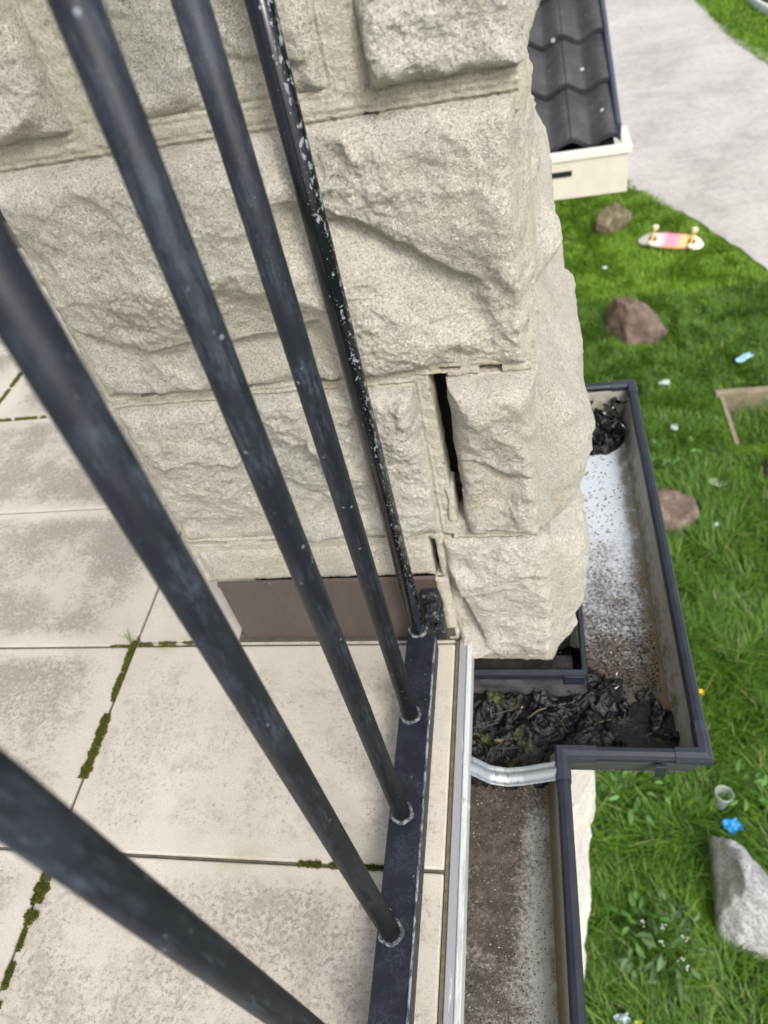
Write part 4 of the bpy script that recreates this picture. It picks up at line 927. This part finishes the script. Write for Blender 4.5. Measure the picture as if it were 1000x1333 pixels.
for k, (x, y, s, lb) in enumerate([(.42, 1.62, .14, 'broad leaved green weed in the grass just below the outer gutter'), (.98, 4.05, .20, 'broad leaved weed patch between the gutter and the concrete pit'), (.36, 1.02, .10, 'small round leaved weed beside the foot of the stone pier'), (.92, 1.65, .08, 'small pale leaved weed right of the plastic cup')]):
    broadleaf('leafy_weed', (x, y, GZ + .05), int(180 * s), s, M_cl, lb, hgt=.10)

# ------------------------------------------------------------ lower roof of the next wing
EY, EZ, PIT_R = 3.298, -.432, math.radians(18); RX = .458
hw = thing('house_wing', 'lower house wing with dark concrete tiled roof and cream gutter', 'house', (-1.5, 5.5, GZ))
def hp(name, bm, mat, parent=hw, smooth=False):
    o = obj(name, bm, mat, smooth=smooth); o.parent = parent; o.matrix_parent_inverse = Matrix.Translation(-hw.location) if parent is hw else Matrix.Identity(4); return o
hp('wall', bm_box(-4, -.35, 4.1, 9.0, GZ, -.75), M_wall)
og = hp('gutter', merge(bm_box(-4, RX - .012, EY + .008, EY + .014, EZ - .195, EZ - .03), bm_box(-4, RX - .012, EY + .0145, EY + .13, EZ - .195, EZ - .185),
        bm_box(RX - .022, RX - .013, EY + .0145, EY + .13, EZ - .1845, EZ - .03)), M_cream)
hp('fascia', bm_box(-4, RX - .06, EY + .125, EY + .131, EZ - .18, EZ - .03), M_black)
hp('gutter_rim', merge(sweep([(-4, EY + .012), (RX - .012, EY + .012), (RX - .012, EY + .22)], [(-.022, EZ - .004), (-.022, EZ - .001), (-.018, EZ), (.010, EZ), (.012, EZ - .003), (.011, EZ - .030), (.007, EZ - .034), (-.002, EZ - .034), (-.002, EZ - .008), (-.018, EZ - .006)])), M_creamw, og)
hp('overflow_slot', bm_box(.125, .214, EY + .0050, EY + .0078, EZ - .098, EZ - .075), M_black, og)
hp('gutter_shade', bm_box(-4, RX - .024, EY + .015, EY + .124, EZ - .06, EZ - .055), M_black, og)  # black sheet above the cream bottom, painting shade into the gutter
hp('soffit', bm_box(-4, RX - .06, EY + .14, 4.15, EZ - .20, EZ - .18), M_cream)
# wave tiles
TW, GAUGE, ZR = .333, .352, EZ - .012
def wave(u): return .040 * (.5 + .5 * math.cos(2 * math.pi * u)) ** .85
def tile_mesh(name, u0, u1, n):
    V, F = [], []
    for i in range(n + 1):
        u = u0 + (u1 - u0) * i / n; h = wave(u * 2); x = u * TW
        V += [(x, 0, h), (x, .42, h), (x, 0, h - .022), (x, .42, h - .016)]
    for i in range(n):
        a = i * 4; F += [(a, a + 4, a + 5, a + 1), (a + 2, a + 3, a + 7, a + 6), (a, a + 2, a + 6, a + 4)]
    F += [(0, 1, 3, 2), (n * 4, n * 4 + 2, n * 4 + 3, n * 4 + 1)]
    m = py(name, V, F); m.materials.append(M_rtile); m.polygons.foreach_set('use_smooth', [abs(q.normal.y) < .5 and abs(q.normal.x) < .9 for q in m.polygons]); return m
CREST = .209
full = tile_mesh('roof_tile', .004, 1.004, 28); cut = tile_mesh('cut_roof_tile', .004, .565, 16)
for r in range(11):
    for c in range(9):
        y = r * GAUGE; o = link(bpy.data.objects.new('roof_tile', full if c else cut)); o.parent = hw
        yy = EY + .058 + y * math.cos(PIT_R); zz = ZR + .018 + y * math.sin(PIT_R)
        o.location = Vector((CREST - TW * c, yy, zz)) - hw.location; o.rotation_euler = (PIT_R - .075 + random.gauss(0, .003), random.gauss(0, .003), random.gauss(0, .003))
# the last half roll against the barge is a cut tile
hp('underlay', (lambda b: (bmesh.ops.rotate(b, verts=b.verts[:], matrix=Matrix.Rotation(PIT_R, 3, 'X')), bmesh.ops.translate(b, verts=b.verts[:], vec=(0, EY + .10, EZ - .03)), b)[2])(bm_box(-4, .40, 0, 4.1, -.03, -.012)), M_black)
def barge():
    b = sweep([(.4115, 0), (.4115, 4.0)], [(-.012, -.02), (-.012, .030), (-.006, .040), (.004, .042), (.011, .036), (.013, .024), (.013, -.05)])
    bmesh.ops.rotate(b, verts=b.verts[:], matrix=Matrix.Rotation(PIT_R, 3, 'X')); bmesh.ops.translate(b, verts=b.verts[:], vec=(0, EY + .115, EZ + .018)); return b
hp('barge_cap', barge(), M_barge)
hp('gable_wall', bm_box(-.36, -.345, 4.1, 8, -.76, -.3), M_wall)

# ------------------------------------------------------------ curved garden edging beyond the driveway
EDG = [(3.72, 17.2), (3.76, 16.0), (3.80, 15.15), (3.83, 14.5), (3.91, 14.0), (4.08, 13.6), (4.4, 13.2), (5.0, 12.8)]
def edging():
    P = []
    for i in range(len(EDG) - 1):
        for k in range(4): t = k / 4; P.append((EDG[i][0] * (1 - t) + EDG[i + 1][0] * t, EDG[i][1] * (1 - t) + EDG[i + 1][1] * t))
    P.append(EDG[-1]); return sweep(P, [(-.035, GZ - .1), (-.035, GZ + .10), (-.02, GZ + .13), (.02, GZ + .13), (.035, GZ + .10), (.035, GZ - .1)])
tag(obj('garden_edging', edging(), simple('pale_edging', (.56, .60, .56), .8, 0, .15, 8)), 'curved pale edging strip on the grass at the top right corner', 'edging')
V = [(*q, GZ + .02) for q in EDG[1:]] + [(7, 13), (7, 17)]
tag(obj('sleeper_edge', sweep([(3.98, 15.9), (4.10, 14.7), (4.9, 13.75)], [(-.12, GZ - .05), (-.12, GZ + .20), (.12, GZ + .20), (.12, GZ - .05)]), simple('brown_timber', (.13, .085, .07), .85, 0, .3, 6, .4, .01)), 'brown timber bed edge behind the pale curved edging', 'edging')
